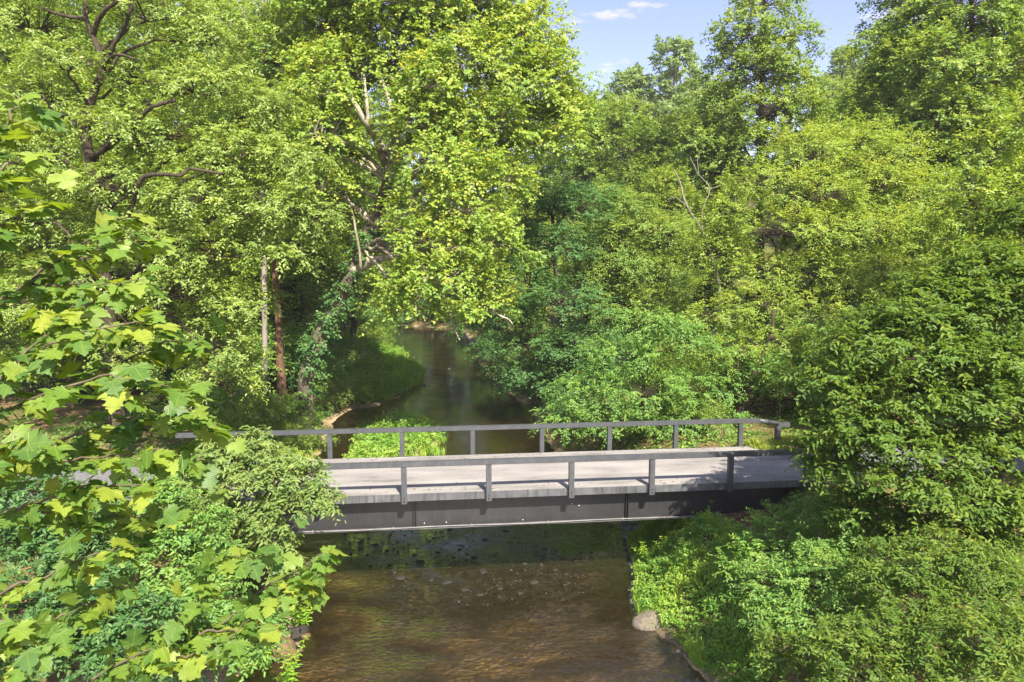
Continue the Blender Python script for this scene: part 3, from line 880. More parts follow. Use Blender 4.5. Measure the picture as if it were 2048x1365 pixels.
# ---- left tree with dark curving trunk
tree_px("boxelder_tree", "large boxelder with dark crooked trunk and drooping pale green leaves on the left bank", "tree", None, 27,
        [(225, 800), (215, 600), (205, 430), (180, 330), (172, 260), (188, 180), (208, 130), (185, 75), (170, 30), (175, -80)], 0.26,
        [(60, 60, 90, 80, 2), (180, -20, 110, 70, 2), (320, 40, 95, 80, 1), (400, 90, 60, 60, 1), (240, 260, 80, 50, -1.6), (240, 380, 80, 55, -1.8), (120, 130, 60, 45, -1.4), (90, 200, 80, 60, 3), (300, 170, 90, 60, 1.5), (420, 190, 85, 70),
         (520, 230, 70, 60), (330, 280, 90, 60, -1), (470, 320, 90, 60, -1), (580, 330, 60, 60), (400, 400, 90, 55, -1.5), (540, 430, 80, 60, -1), (630, 440, 50, 50),
         (100, 330, 90, 70, 3), (60, 450, 90, 80, 3), (310, 480, 90, 60, -1), (450, 510, 90, 55, -1), (560, 510, 60, 45, -0.5), (360, 590, 90, 60, -1), (480, 620, 75, 50),
         (200, 560, 110, 80, 2), (420, 700, 90, 55, -1), (300, 720, 90, 60, 0), (470, 735, 60, 40, 0), (525, 250, 40, 50, .5), (530, 350, 45, 55, 1), (520, 480, 40, 50, 1), (90, 620, 110, 90, 3), (440, 770, 70, 36, -1)],
        'elder_leaf', 'bark_dark', 12,
        [([(172, 270), (150, 240, -.5), (110, 225, -1), (85, 190, -1)], 0.10, 0.04),
         ([(205, 130), (235, 110, -1), (280, 122, -1.5)], 0.09, 0.03),
         ([(210, 125), (240, 70, -.5), (262, 20, -1), (270, -60, -1)], 0.09, 0.04),
         ([(185, 70), (215, 15, -.6), (300, -20, -1)], 0.10, 0.05),
         ([(172, 40), (120, 30, -.6), (80, 15, -1)], 0.08, 0.04),
         ([(206, 470), (255, 430, -1.6), (275, 375, -2.5), (288, 352, -2.6), (330, 348, -2.8), (365, 352, -2.9), (380, 338, -2.9), (445, 348, -3)], 0.10, 0.05),
         ([(178, 320), (250, 270, -1.5), (300, 218, -2.2), (350, 202, -2.4)], 0.10, 0.06)],
        clumps=62, twigs=6, per=9, leaf=0.15, ratio=0.5, csize=0.6, droop=0.5, shell=0.45, yellow=0.02)

# ---- slim brown trunk on the left bank
tree_px("slender_tree", "slender tree with bare reddish brown trunk standing left of the leaning sycamore", "tree", None, 41,
        [(560, 800), (560, 730), (556, 640), (548, 520), (552, 400), (560, 250)], 0.30,
        [(540, 330, 70, 70), (600, 250, 70, 70), (500, 220, 80, 70), (560, 130, 80, 70), (480, 90, 70, 70)],
        'far_leaf', 'bark_brown', 13, clumps=34, twigs=6, per=8, leaf=0.2, ratio=0.6, csize=0.8)

# ---- bare dead tree, top left
dead = empty("dead_tree", tuple(foot(525, 40)))
tag(dead, "bare dead tree with pale upright branches rising above the boxelder", "tree")
db = Buf(); dbr = Buf()
b0 = np.array(dead.location)
pts = curve([b0 - [0, 0, .3], dp(526, 300, 40), dp(525, 160, 40), dp(527, 60, 40), dp(522, -60, 40)], 20) - b0
db.tube(pts, np.linspace(0.17, 0.06, len(pts)), 8)
db.build("trunk", M['bark_dead'], dead, True)
rgd = np.random.default_rng(5)
for (a, m_, e, r) in (((526, 130), (540, 70), (545, -30), .11), ((526, 120), (505, 60), (460, -20), .09), ((527, 90), (545, 70), (562, 40), .05), ((525, 110), (535, 100), (560, 20), .05),
                      ((525, 60), (512, 10), (500, -40), .06), ((526, 40), (533, 0), (540, -40), .05), ((524, 150), (480, 130), (455, 160), .05), ((524, 150), (500, 90), (480, 30), .05), ((524, 170), (480, 150), (455, 110), .06)):
    dbr = Buf()
    LP = curve([dp(*a, 40), dp(*m_, 40 + rgd.uniform(-.6, .6)), dp(*e, 40 + rgd.uniform(-1, 1))], 10) - b0
    dbr.tube(LP, np.linspace(r * .7, r * 0.28, len(LP)), 5)
    for k in range(5):
        i0 = rgd.integers(3, len(LP)); s0 = LP[i0]
        e2 = s0 + np.array([rgd.normal(0, .4), rgd.normal(0, .3), rgd.uniform(.3, .9)])
        dbr.tube(np.stack([s0, (s0 + e2) / 2 + rgd.normal(0, .08, 3), e2]), [r * .3, r * .25, r * .12], 4, False)
    dbr.build("bough", M['bark_dead'], dead, True)

snag = empty("dead_snag", tuple(foot(1400, 45)))
tag(snag, "pale bare dead snag poking out between the elm and the locust", "tree")
sb0 = np.array(snag.location)
sg_ = Buf(); LP = curve([sb0 - [0, 0, .3], dp(1440, 600, 46), dp(1410, 480, 46), dp(1372, 410, 44.6), dp(1360, 365, 44.4), dp(1348, 340, 44.3)], 24) - sb0
sg_.tube(LP, np.linspace(.14, .03, len(LP)), 8); sg_.build("trunk", M['bark_dead'], snag, True)
sg_ = Buf()
for pl, r_ in (([(1405, 470), (1405, 420), (1420, 378), (1398, 350), (1380, 315)], .045), ([(1420, 378), (1440, 370), (1448, 340)], .03), ([(1372, 410), (1350, 395), (1335, 400)], .03), ([(1398, 350), (1395, 320), (1402, 300)], .025)):
    LP = curve([dp(p_[0], p_[1], 44.4) for p_ in pl], 14) - sb0
    sg_ = Buf(); sg_.tube(LP, np.linspace(r_, r_ * .4, len(LP)), 6)
    sg_.build("bough", M['bark_dead'], snag, True)

# ---- right bank, from the water back
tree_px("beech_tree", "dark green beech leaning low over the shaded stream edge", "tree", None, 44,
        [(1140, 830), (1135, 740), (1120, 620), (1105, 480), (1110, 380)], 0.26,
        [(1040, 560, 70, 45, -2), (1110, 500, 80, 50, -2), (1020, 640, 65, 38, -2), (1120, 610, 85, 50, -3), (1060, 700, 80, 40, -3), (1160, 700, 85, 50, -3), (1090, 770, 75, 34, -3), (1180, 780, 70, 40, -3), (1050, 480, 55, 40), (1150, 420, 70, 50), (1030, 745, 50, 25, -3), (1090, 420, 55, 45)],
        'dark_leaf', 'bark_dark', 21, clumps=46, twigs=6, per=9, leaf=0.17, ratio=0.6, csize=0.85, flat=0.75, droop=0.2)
tree_px("elm_tree", "rounded elm with vine-covered pale top in the middle of the right bank", "tree", None, 50,
        [(1240, 840), (1238, 700), (1232, 560), (1235, 440)], 0.24,
        [(1230, 420, 70, 42), (1200, 480, 70, 45, -2), (1290, 470, 75, 50, -1), (1240, 540, 80, 50, -2), (1310, 560, 75, 50, -1), (1180, 560, 60, 45, -2), (1250, 620, 85, 45, -2), (1330, 640, 70, 45, -1), (1180, 640, 60, 45)],
        'oak_leaf', 'bark_dark', 22, clumps=46, twigs=6, per=9, leaf=0.18, ratio=0.55, csize=0.8, flat=0.4, droop=0.45)
tree_px("walnut_tree", "bushy young walnut with bright feathery leaves just behind the bridge railing", "tree", None, 30.5,
        [(1290, 880), (1285, 830), (1290, 760), (1300, 690)], 0.12,
        [(1300, 650, 70, 38), (1240, 720, 80, 45, -.8), (1360, 700, 75, 48, -.5), (1180, 790, 75, 45, -1), (1290, 790, 90, 48, -1.4), (1400, 780, 70, 48, -.6), (1130, 840, 45, 32, -.8), (1230, 850, 80, 34, -1.2), (1350, 850, 80, 34, -1), (1420, 840, 50, 36)],
        'bush_leaf', 'bark_dark', 23, clumps=62, twigs=6, per=11, leaf=0.14, ratio=0.42, csize=0.62, flat=0.35, droop=0.4, pair=True)
tree_px("crooked_tree", "crooked dark trunked tree at the bridge's far right corner", "tree", None, 33,
        [(1478, 860), (1488, 810), (1500, 760), (1535, 690), (1550, 620)], 0.26,
        [(1440, 640, 65, 42), (1510, 610, 70, 45), (1470, 700, 60, 40, -.6), (1560, 690, 70, 45, .5), (1540, 760, 55, 40, 1), (1620, 640, 70, 50, 1), (1600, 750, 70, 50, 1.4), (1420, 720, 40, 34), (1640, 820, 60, 40, 2)],
        'locust_leaf', 'bark_dark', 24,
        [([(1500, 765), (1525, 740), (1560, 735, .4)], 0.10, 0.04), ([(1482, 800), (1478, 750, .4), (1470, 700, .6)], 0.10, 0.05)],
        clumps=52, twigs=6, per=10, leaf=0.13, ratio=0.45, csize=0.6, droop=0.4, pair=True)
tree_px("locust_tree", "broad locust with feathery bright yellow-green crown on the right bank", "tree", None, 41,
        [(1540, 800), (1545, 640), (1560, 540), (1580, 430), (1600, 330)], 0.36,
        [(1610, 320, 85, 55, -1), (1700, 300, 80, 50), (1530, 380, 80, 50, -2), (1640, 400, 90, 50, -3), (1750, 380, 80, 50, -1), (1470, 440, 75, 48, -2), (1570, 470, 95, 48, -4), (1690, 470, 95, 50, -3), (1800, 460, 70, 48, -1), (1430, 510, 65, 42, -2), (1520, 550, 80, 42, -3), (1630, 550, 90, 42, -3), (1740, 550, 80, 45, -2), (1780, 320, 60, 45, 1), (1840, 400, 60, 50, 1)],
        'locust_leaf', 'bark_dark', 25, clumps=48, twigs=6, per=10, leaf=0.17, ratio=0.42, csize=0.8, droop=0.35, pair=True, yellow=0.08)
tree_px("poplar_tree", "tall narrow tulip poplar spearing above the treeline into the sky", "tree", None, 62,
        [(1520, 700), (1520, 500), (1522, 300), (1525, 60), (1530, -20)], 0.42,
        [(1530, 15, 50, 45), (1490, 70, 55, 45), (1560, 80, 55, 45), (1470, 140, 55, 42), (1530, 150, 70, 45, -2), (1585, 150, 50, 42), (1460, 210, 60, 42), (1540, 225, 75, 45, -3), (1600, 220, 55, 42), (1450, 280, 65, 42), (1530, 300, 80, 45, -3), (1620, 290, 65, 45), (1440, 350, 70, 45), (1540, 370, 80, 45, -2), (1400, 300, 55, 50), (1370, 380, 70, 55)],
        'oak_leaf', 'bark_dark', 26, clumps=26, twigs=6, per=8, leaf=0.26, ratio=0.7, csize=0.95, droop=0.25, yellow=0.1)
tree_px("oak_tree", "tall spreading oak filling the upper right, its crown running past the treeline", "tree", None, 47,
        [(1930, 760), (1935, 500), (1940, 300), (1945, 150), (1940, -60)], 0.42,
        [(1830, 60, 75, 60), (1930, 30, 90, 65, -2), (2020, 60, 70, 65), (1800, 140, 70, 55), (1890, 140, 90, 60, -3), (1990, 150, 90, 60, -2), (1790, 220, 75, 55), (1880, 240, 90, 60, -3), (1980, 260, 90, 60, -3), (1850, 320, 90, 55, -2), (2050, 230, 70, 70), (1960, -50, 130, 70), (1820, -20, 70, 50), (2060, 350, 70, 60), (1940, 350, 90, 60, -2)],
        'oak_leaf', 'bark_dark', 27, clumps=34, twigs=6, per=9, leaf=0.21, ratio=0.75, csize=0.85, droop=0.25, yellow=0.05)
tree_px("maple_tree", "yellow-green maple crown between the locust and the dark hornbeam", "tree", None, 25,
        [(2010, 800), (2000, 600), (1985, 450), (1980, 330)], 0.24,
        [(1990, 300, 65, 55), (2060, 380, 90, 70), (1930, 390, 65, 50, -.6), (2000, 430, 80, 50, -1), (1900, 480, 65, 50), (1960, 520, 80, 50, -1), (2060, 530, 80, 60), (1880, 570, 65, 48), (1970, 600, 80, 50), (2080, 250, 70, 60)],
        'locust_leaf', 'bark_dark', 28, clumps=56, twigs=6, per=9, leaf=0.13, ratio=0.62, csize=0.55, droop=0.3)

# ---- near right bank: dark hornbeam that hides the bridge end
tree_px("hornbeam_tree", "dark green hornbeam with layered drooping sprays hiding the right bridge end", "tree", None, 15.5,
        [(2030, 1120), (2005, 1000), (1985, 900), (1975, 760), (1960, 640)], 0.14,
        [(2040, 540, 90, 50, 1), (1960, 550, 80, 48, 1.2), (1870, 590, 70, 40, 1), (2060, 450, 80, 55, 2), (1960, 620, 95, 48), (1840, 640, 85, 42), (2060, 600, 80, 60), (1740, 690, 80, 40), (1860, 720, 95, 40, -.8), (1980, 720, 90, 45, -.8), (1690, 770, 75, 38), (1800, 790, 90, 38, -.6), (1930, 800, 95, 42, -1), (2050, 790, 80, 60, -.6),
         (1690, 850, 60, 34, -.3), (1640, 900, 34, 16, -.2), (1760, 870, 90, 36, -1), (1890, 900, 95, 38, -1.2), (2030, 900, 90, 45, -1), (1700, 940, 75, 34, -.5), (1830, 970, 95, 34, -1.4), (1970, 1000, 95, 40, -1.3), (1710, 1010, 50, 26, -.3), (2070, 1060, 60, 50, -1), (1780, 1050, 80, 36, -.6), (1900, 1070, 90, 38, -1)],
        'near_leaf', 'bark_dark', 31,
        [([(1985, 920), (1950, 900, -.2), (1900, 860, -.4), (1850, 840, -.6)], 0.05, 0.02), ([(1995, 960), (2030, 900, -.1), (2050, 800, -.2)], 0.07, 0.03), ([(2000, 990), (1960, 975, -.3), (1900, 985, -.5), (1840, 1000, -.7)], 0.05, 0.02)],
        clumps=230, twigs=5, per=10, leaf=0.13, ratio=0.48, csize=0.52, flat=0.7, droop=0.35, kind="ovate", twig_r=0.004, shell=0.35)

# ---- shrubs: lower right bank
for (px, Y, lobs, sd_, lab, lm) in (
    (1600, 16.5, [(1555, 1060, 50, 40), (1630, 1045, 55, 44), (1515, 1100, 44, 34), (1480, 1140, 36, 28), (1600, 1130, 60, 32, -.4), (1680, 1100, 60, 40)], 41, "leafy shrub growing against the cream abutment", 'weed_leaf'),
    (1620, 13.6, [(1550, 1170, 65, 44), (1650, 1150, 70, 48), (1560, 1240, 50, 34, -.3), (1610, 1250, 75, 36, -.5), (1700, 1230, 70, 44)], 42, "mid green shrub on the bank above the flat stone", 'bush_leaf'),
    (1860, 12.5, [(1800, 1130, 75, 42), (1890, 1110, 75, 45), (1960, 1150, 70, 45), (1830, 1200, 80, 40, -.4), (1930, 1220, 80, 40, -.5), (2020, 1190, 70, 50)], 43, "dense dark shrub at the foot of the hornbeam", 'near_leaf'),
    (1780, 11.0, [(1690, 1300, 75, 42), (1780, 1280, 80, 42), (1880, 1300, 80, 42), (1740, 1360, 90, 40, -.4), (1850, 1370, 90, 40, -.4)], 44, "low dark shrub with slender leaves on the near right bank", 'near_leaf'),
    (1720, 15.0, [(1690, 1050, 60, 36), (1760, 1080, 70, 40), (1660, 1120, 60, 34, -.4), (1740, 1150, 75, 36, -.5)], 46, "light green shrub in front of the wing wall", 'bush_leaf'),
    (1600, 12.4, [(1560, 1300, 45, 28), (1610, 1310, 60, 34), (1660, 1330, 60, 36), (1590, 1355, 60, 30, -.2)], 47, "low leafy shrub rising from the long bank grass", 'near_leaf'),
    (2000, 10.5, [(1960, 1290, 80, 46), (2050, 1270, 80, 60), (1990, 1370, 100, 46, -.4)], 45, "shrub with glossy leaves in the shade below the hornbeam trunk", 'near_leaf')):
    tree_px("shrub", lab, "shrub", None, Y, [(px, 1300), (px + 10, lobs[0][1] + 40), (px + 5, lobs[0][1])], 0.045, lobs, lm, 'twig', sd_,
            clumps=300, twigs=5, per=9, leaf=0.088, ratio=0.44, csize=0.36, flat=0.45, droop=0.3, kind="ovate", twig_r=0.003, shell=0.3)

# ---- near left bank: boxelder bush over the bridge end, shrubs below
tree_px("boxelder_bush", "pale green boxelder sapling drooping over the left end of the bridge railing", "bush", None, 16.5,
        [(440, 1230), (450, 1120), (470, 1000), (490, 930)], 0.07,
        [(500, 900, 60, 34), (440, 920, 60, 40), (540, 940, 62, 34, -.3), (470, 980, 70, 40, -.5), (580, 960, 50, 28, -.5), (600, 1000, 60, 22, -.6), (640, 1000, 34, 12, -.7), (610, 945, 40, 22, -.5), (520, 1030, 60, 32, -.5), (440, 1050, 60, 38), (600, 1010, 48, 16, -.6), (540, 1080, 46, 28, -.4), (560, 1130, 34, 30, -.4), (380, 980, 60, 50), (470, 1110, 40, 30)],
        'pale_leaf', 'twig', 51, clumps=230, twigs=5, per=9, leaf=0.125, ratio=0.45, csize=0.40, droop=0.55, kind="ovate", twig_r=0.004, shell=0.3, yellow=0.05)
for (px, Y, lobs, sd_, lab, lm) in (
    (330, 14.0, [(300, 1010, 70, 45), (380, 1060, 65, 40), (240, 1070, 70, 45), (320, 1120, 75, 42, -.3), (420, 1130, 60, 40, -.3)], 52, "shadowed shrub behind the foreground sycamore leaves beside the boxelder sapling", 'bush_leaf'),
    (120, 13.0, [(60, 1000, 90, 60), (150, 1050, 80, 50), (40, 1110, 90, 60, -.3), (150, 1150, 80, 45, -.4)], 53, "dark shrub below the gravel lane on the left bank", 'dark_leaf'),
    (420, 12.5, [(360, 1200, 70, 42), (450, 1210, 62, 40), (500, 1250, 45, 32), (400, 1270, 75, 40, -.3), (480, 1310, 50, 34, -.3)], 54, "sunlit shrub beside the clay boulder at the water's edge", 'bush_leaf'),
    (220, 11.5, [(170, 1220, 85, 48), (270, 1240, 75, 45), (100, 1290, 90, 50), (230, 1310, 85, 45, -.3), (330, 1330, 75, 42, -.3), (30, 1230, 80, 60)], 55, "tangled shrub under the lowest sycamore branch", 'dark_leaf')):
    tree_px("shrub", lab, "shrub", None, Y, [(px, 1300), (px + 10, lobs[0][1] + 40), (px + 5, lobs[0][1])], 0.045, lobs, lm, 'twig', sd_,
            clumps=320, twigs=5, per=9, leaf=0.098, ratio=0.5, csize=0.38, flat=0.2, droop=0.4, kind="ovate", twig_r=0.003, shell=0.3)


# ---- background woods: a few prototypes, copied
def proto(name, seed, h, cr, leafm, barkm, nl=14, leaf=0.26, clumps=22, narrow=1.0, ratio=0.7, low=0.12):
    rgp = np.random.default_rng(seed)
    tr = [np.zeros(3)]
    for k in range(1, 5):
        tr.append(np.array([rgp.normal(0, .25), rgp.normal(0, .25), h * k / 4.6]))
    lob = []
    for k in range(nl):
        f = low + (0.94 - low) * (k + 0.5) / nl
        prof = math.sin(math.pi * min(1, (f - low * 0.6) / (1.02 - low * 0.6))) ** 0.7
        a = k * 2.4 + rgp.uniform(-.5, .5)
        rad = cr * narrow * prof * rgp.uniform(0.35, 0.62)
        s = cr * rgp.uniform(0.36, 0.52) * (0.75 + 0.35 * prof)
        lob.append((np.array([math.cos(a) * rad, math.sin(a) * rad, h * f]), np.array([s, s, s * 0.78])))
    lob.append((np.array([0, 0, h * 0.93]), np.array([cr * .36, cr * .36, cr * .42])))
    return make_tree(name, "", "tree", None, tr, 0.016 * h, lob, M[leafm], M[barkm], seed, clumps=clumps, twigs=6, per=8, leaf=leaf, ratio=ratio, csize=0.95, droop=0.25, root_r=1.3)


P = [proto("forest_tree", 61, 24, 5.2, 'far_leaf', 'bark_dark'), proto("forest_tree", 62, 21, 4.8, 'oak_leaf', 'bark_dark'),
     proto("forest_tree", 63, 27, 4.6, 'far_leaf', 'bark_dark', 15, narrow=0.8), proto("forest_tree", 64, 18, 4.6, 'locust_leaf', 'bark_dark', ratio=0.5),
     proto("forest_tree", 65, 26, 5.4, 'oak_leaf', 'bark_dark', 16)]
PH = [24, 21, 27, 18, 26]
HT = [proto("hill_tree", 71, 24, 5.0, 'hill_leaf', 'bark_dark', 12, 0.38, 17), proto("hill_tree", 72, 27, 4.4, 'hill_leaf', 'bark_dark', 13, 0.38, 17, 0.75)]
LABS = {'bank': ("leafy tree in the wood behind the left bank boxelder", "trees of the wood behind the boxelder"),
        'mid': ("leafy tree of the wood closing the stream bend", "trees closing the view up the stream"),
        'right': ("leafy tree of the wooded slope behind the locust", "trees on the slope behind the locust"),
        'hill': ("pale distant tree on the far wooded hill", "distant trees on the far hill")}
used = set()
LOOK = {'forest_tree0': 'tall rounded ', 'forest_tree1': 'medium olive green ', 'forest_tree2': 'tall narrow ', 'forest_tree3': 'short bright yellow-green ', 'forest_tree4': 'tall broad olive green ', 'hill_tree5': 'rounded ', 'hill_tree6': 'narrow '}
rgb_ = np.random.default_rng(99)


def place(kind, src, x, y, sc=1.0, top=None):
    z = float(gz(np.array([x]), np.array([y]))[0]) - 0.1
    lab, grp = LABS[kind]
    lab = LOOK.get(src.name.split('.')[0] + str([p_ for p_ in P + HT].index(src)), '') + lab if True else lab
    rz = rgb_.uniform(0, 6.28)
    if id(src) not in used:
        used.add(id(src)); src.location = (x, y, z); src.rotation_euler = (0, 0, rz); src.scale = (sc,) * 3
        src["label"] = lab; src["group"] = grp
        return src
    return copy_tree(src, (x, y, z), rz, sc, lab, grp)


def place_px(kind, k, px, top, Y, src=None):
    """tree whose top shows at picture row `top`"""
    x = (px - 1024) / F_PX * Y
    zt = dp(px, top, Y)[2]
    z = float(gz(np.array([x]), np.array([Y]))[0])
    h = (PH[k] if src is None else 26) * 1.02
    place(kind, P[k] if src is None else src, x, Y, (zt - z) / h)


# left background
for (k, px, top, Y) in ((0, 60, -60, 44), (2, 230, -120, 50), (1, 380, 60, 47), (4, 470, -40, 62), (0, 330, -80, 66), (3, 130, 120, 38), (4, 600, -60, 58), (1, 20, 0, 60), (2, 150, -60, 72), (3, 420, 250, 42), (3, -120, 100, 36), (0, -60, -100, 52)):
    place_px('bank', k, px, top, Y)
# closing the stream bend
for (k, px, top, Y) in ((1, 700, 250, 66), (0, 800, 150, 112), (2, 900, 120, 114), (4, 1000, 160, 96), (1, 760, 300, 112), (0, 870, 330, 116), (3, 960, 400, 112), (3, 670, 380, 84), (2, 1090, 190, 84), (1, 1180, 180, 80), (0, 1040, 330, 70), (3, 1060, 420, 62), (4, 650, 80, 80)):
    place_px('mid', k, px, top, Y)
# right slope
for (k, px, top, Y) in ((0, 1240, 200, 76), (1, 1310, 230, 70), (4, 1390, 190, 84), (3, 1330, 330, 60), (2, 1660, 180, 80), (1, 1720, 150, 74), (4, 1640, 240, 64), (0, 1780, 60, 66), (2, 1850, 10, 70), (3, 1700, 330, 52), (0, 2010, -20, 62), (1, 2060, 40, 50), (4, 2140, -60, 58), (3, 1830, 420, 40), (0, 1440, 300, 74)):
    place_px('right', k, px, top, Y)
# far hill skyline
for (k, px, top, Y) in ((0, 1200, 160, 118), (0, 1255, 98, 130), (1, 1335, 82, 126), (0, 1380, 120, 135), (1, 1430, 170, 130), (0, 1620, 120, 120), (1, 1665, 100, 128), (0, 1710, 110, 122), (1, 1750, 80, 116), (0, 1150, 190, 122), (1, 640, 60, 110), (0, 480, 40, 105), (1, 560, 30, 118), (0, 1290, 160, 140), (1, 1690, 130, 140)):
    place_px('hill', k, px, top, Y, HT[k])
# wood to the right of the camera, out of frame, shading the near bank
LABS['side'] = ("leafy tree beside the near right bank", "trees along the near right bank")
for (k, x, y, sc) in ((0, 24, 9, .8), (3, 21, 15, .85), (2, 30, 18, .8), (0, 25, 26, .8)):
    place('side', P[k], x, y, sc)


# ---- understory shrubs, copied along the banks
def shrub_proto(seed, leafm, h=2.4, leaf=0.13, cl=60):
    rgp = np.random.default_rng(seed)
    lob = [(np.array([rgp.normal(0, .7), rgp.normal(0, .7), h * rgp.uniform(.3, .8)]), np.array([.8, .8, .6]) * rgp.uniform(.8, 1.3)) for _ in range(6)]
    return make_tree("understory_shrub", "", "shrub", None, [np.zeros(3), np.array([.05, 0, h * .4]), np.array([0, .1, h * .7])], 0.05, lob, M[leafm], M['twig'], seed,
                     clumps=cl, twigs=5, per=8, leaf=leaf, ratio=0.5, csize=0.5, droop=0.35, shell=0.3)


SH = [shrub_proto(81, 'bush_leaf'), shrub_proto(82, 'dark_leaf'), shrub_proto(83, 'elder_leaf'), shrub_proto(84, 'oak_leaf')]
SL = {'l': ("undergrowth shrub on the left bank beyond the bridge", "undergrowth along the left bank"),
      'r': ("undergrowth shrub on the right bank beyond the bridge", "undergrowth along the right bank"),
      'e': ("undergrowth shrub at the far bend of the stream", "undergrowth at the stream bend")}


def place_shrub(kind, k, x, y, sc):
    src = SH[k]
    z = float(gz(np.array([x]), np.array([y]))[0]) - 0.05
    lab, grp = SL[kind]
    lab = ('bright green ', 'deep green ', 'pale green ', 'olive green ')[k] + lab
    rz = rgb_.uniform(0, 6.28)
    if id(src) not in used:
        used.add(id(src)); src.location = (x, y, z); src.rotation_euler = (0, 0, rz); src.scale = (sc,) * 3
        src["label"] = lab; src["group"] = grp
    else:
        copy_tree(src, (x, y, z), rz, sc, lab, grp)


for (k, px, py, sc, zz) in ((2, 520, 860, .8, 1.5), (0, 470, 850, .9, 1.5), (0, 560, 830, .8, 1.5), (2, 620, 880, .6, .8), (0, 600, 815, .7, 1.5), (2, 660, 800, .8, .8), (0, 710, 790, .55, .4), (2, 640, 770, 1., 1.2), (1, 700, 740, 1.1, .8), (1, 650, 720, 1.3, 1.5), (0, 730, 700, 1.2, .6), (1, 600, 740, 1.4, 1.8), (1, 530, 770, 1.3, 1.8),
                         (2, 730, 650, 1.5, .9), (1, 690, 660, 1.6, 1.5), (0, 480, 780, 1.3, 1.8), (1, 420, 790, 1.4, 2), (2, 755, 640, 1.3, .8), (2, 590, 860, .6, 1.2), (1, 560, 740, 1.5, 2), (2, 450, 815, 1., 1.6), (2, 690, 775, 1.1, .5), (0, 720, 735, 1.2, .6), (2, 748, 715, 1.1, .5), (0, 660, 790, 1.0, .7), (2, 700, 802, .7, .3), (2, 735, 765, .9, .4), (0, 705, 755, 1.1, .6), (2, 750, 790, .6, .2), (0, 735, 740, .9, .5), (2, 670, 815, .6, .5), (0, 765, 700, 1.1, .5)):
    q = gp(px, py, zz); place_shrub('l', k, q[0], q[1], sc)
for (k, px, py, sc, zz) in ((1, 1130, 850, .8, .8), (1, 1110, 815, 1., .8), (1, 1070, 790, 1.1, .8), (1, 1180, 850, .9, 1.6), (3, 1420, 860, .8, 2.4), (3, 1240, 870, .7, 2), (1, 1020, 760, 1.2, .8), (1, 980, 720, 1.5, .8), (1, 970, 690, 1.7, .8), (1, 1090, 740, 1.5, 1.8), (1, 1200, 780, 1.5, 2), (3, 1310, 820, 1.4, 2.4), (1, 1000, 660, 2, 1.5), (3, 1440, 800, 1.5, 2.6), (0, 1560, 820, 1.3, 2.8), (3, 1640, 810, 1.5, 2.8), (0, 1720, 830, 1.4, 2.8), (1, 1550, 770, 1.7, 2.8)):
    q = gp(px, py, zz); place_shrub('r', k, q[0], q[1], sc)
for q_ in range(34):
    Yq = rgb_.uniform(36, 75); xq = rgb_.uniform(-32, -15) * Yq / 45
    place_shrub('l', int(rgb_.integers(4)), xq, Yq, rgb_.uniform(1.2, 2.3))
for q_ in range(44):
    Yq = rgb_.uniform(34, 80); xq = rgb_.uniform(9, 36) * Yq / 45
    place_shrub('r', int(rgb_.integers(4)), xq, Yq, rgb_.uniform(1.2, 2.4))
for (k, px, Y, sc) in ((1, 770, 107, 2.2), (1, 800, 108, 1.8), (0, 830, 109, 2.0), (1, 860, 108, 1.8), (1, 890, 107, 2.0), (1, 920, 104, 2.0), (0, 950, 98, 1.8), (1, 735, 102, 2.2), (1, 900, 114, 3.0), (1, 810, 115, 3.0), (1, 850, 120, 3.4), (1, 770, 118, 3.2), (1, 950, 110, 3.0), (1, 740, 90, 1.8), (1, 785, 104, 1.3), (1, 815, 105.8, 1.3), (1, 842, 106.2, 1.3), (1, 868, 105.5, 1.3), (1, 893, 104.2, 1.3), (1, 915, 101.5, 1.3)):
    place_shrub('e', k, (px - 1024) / F_PX * Y, Y, sc)


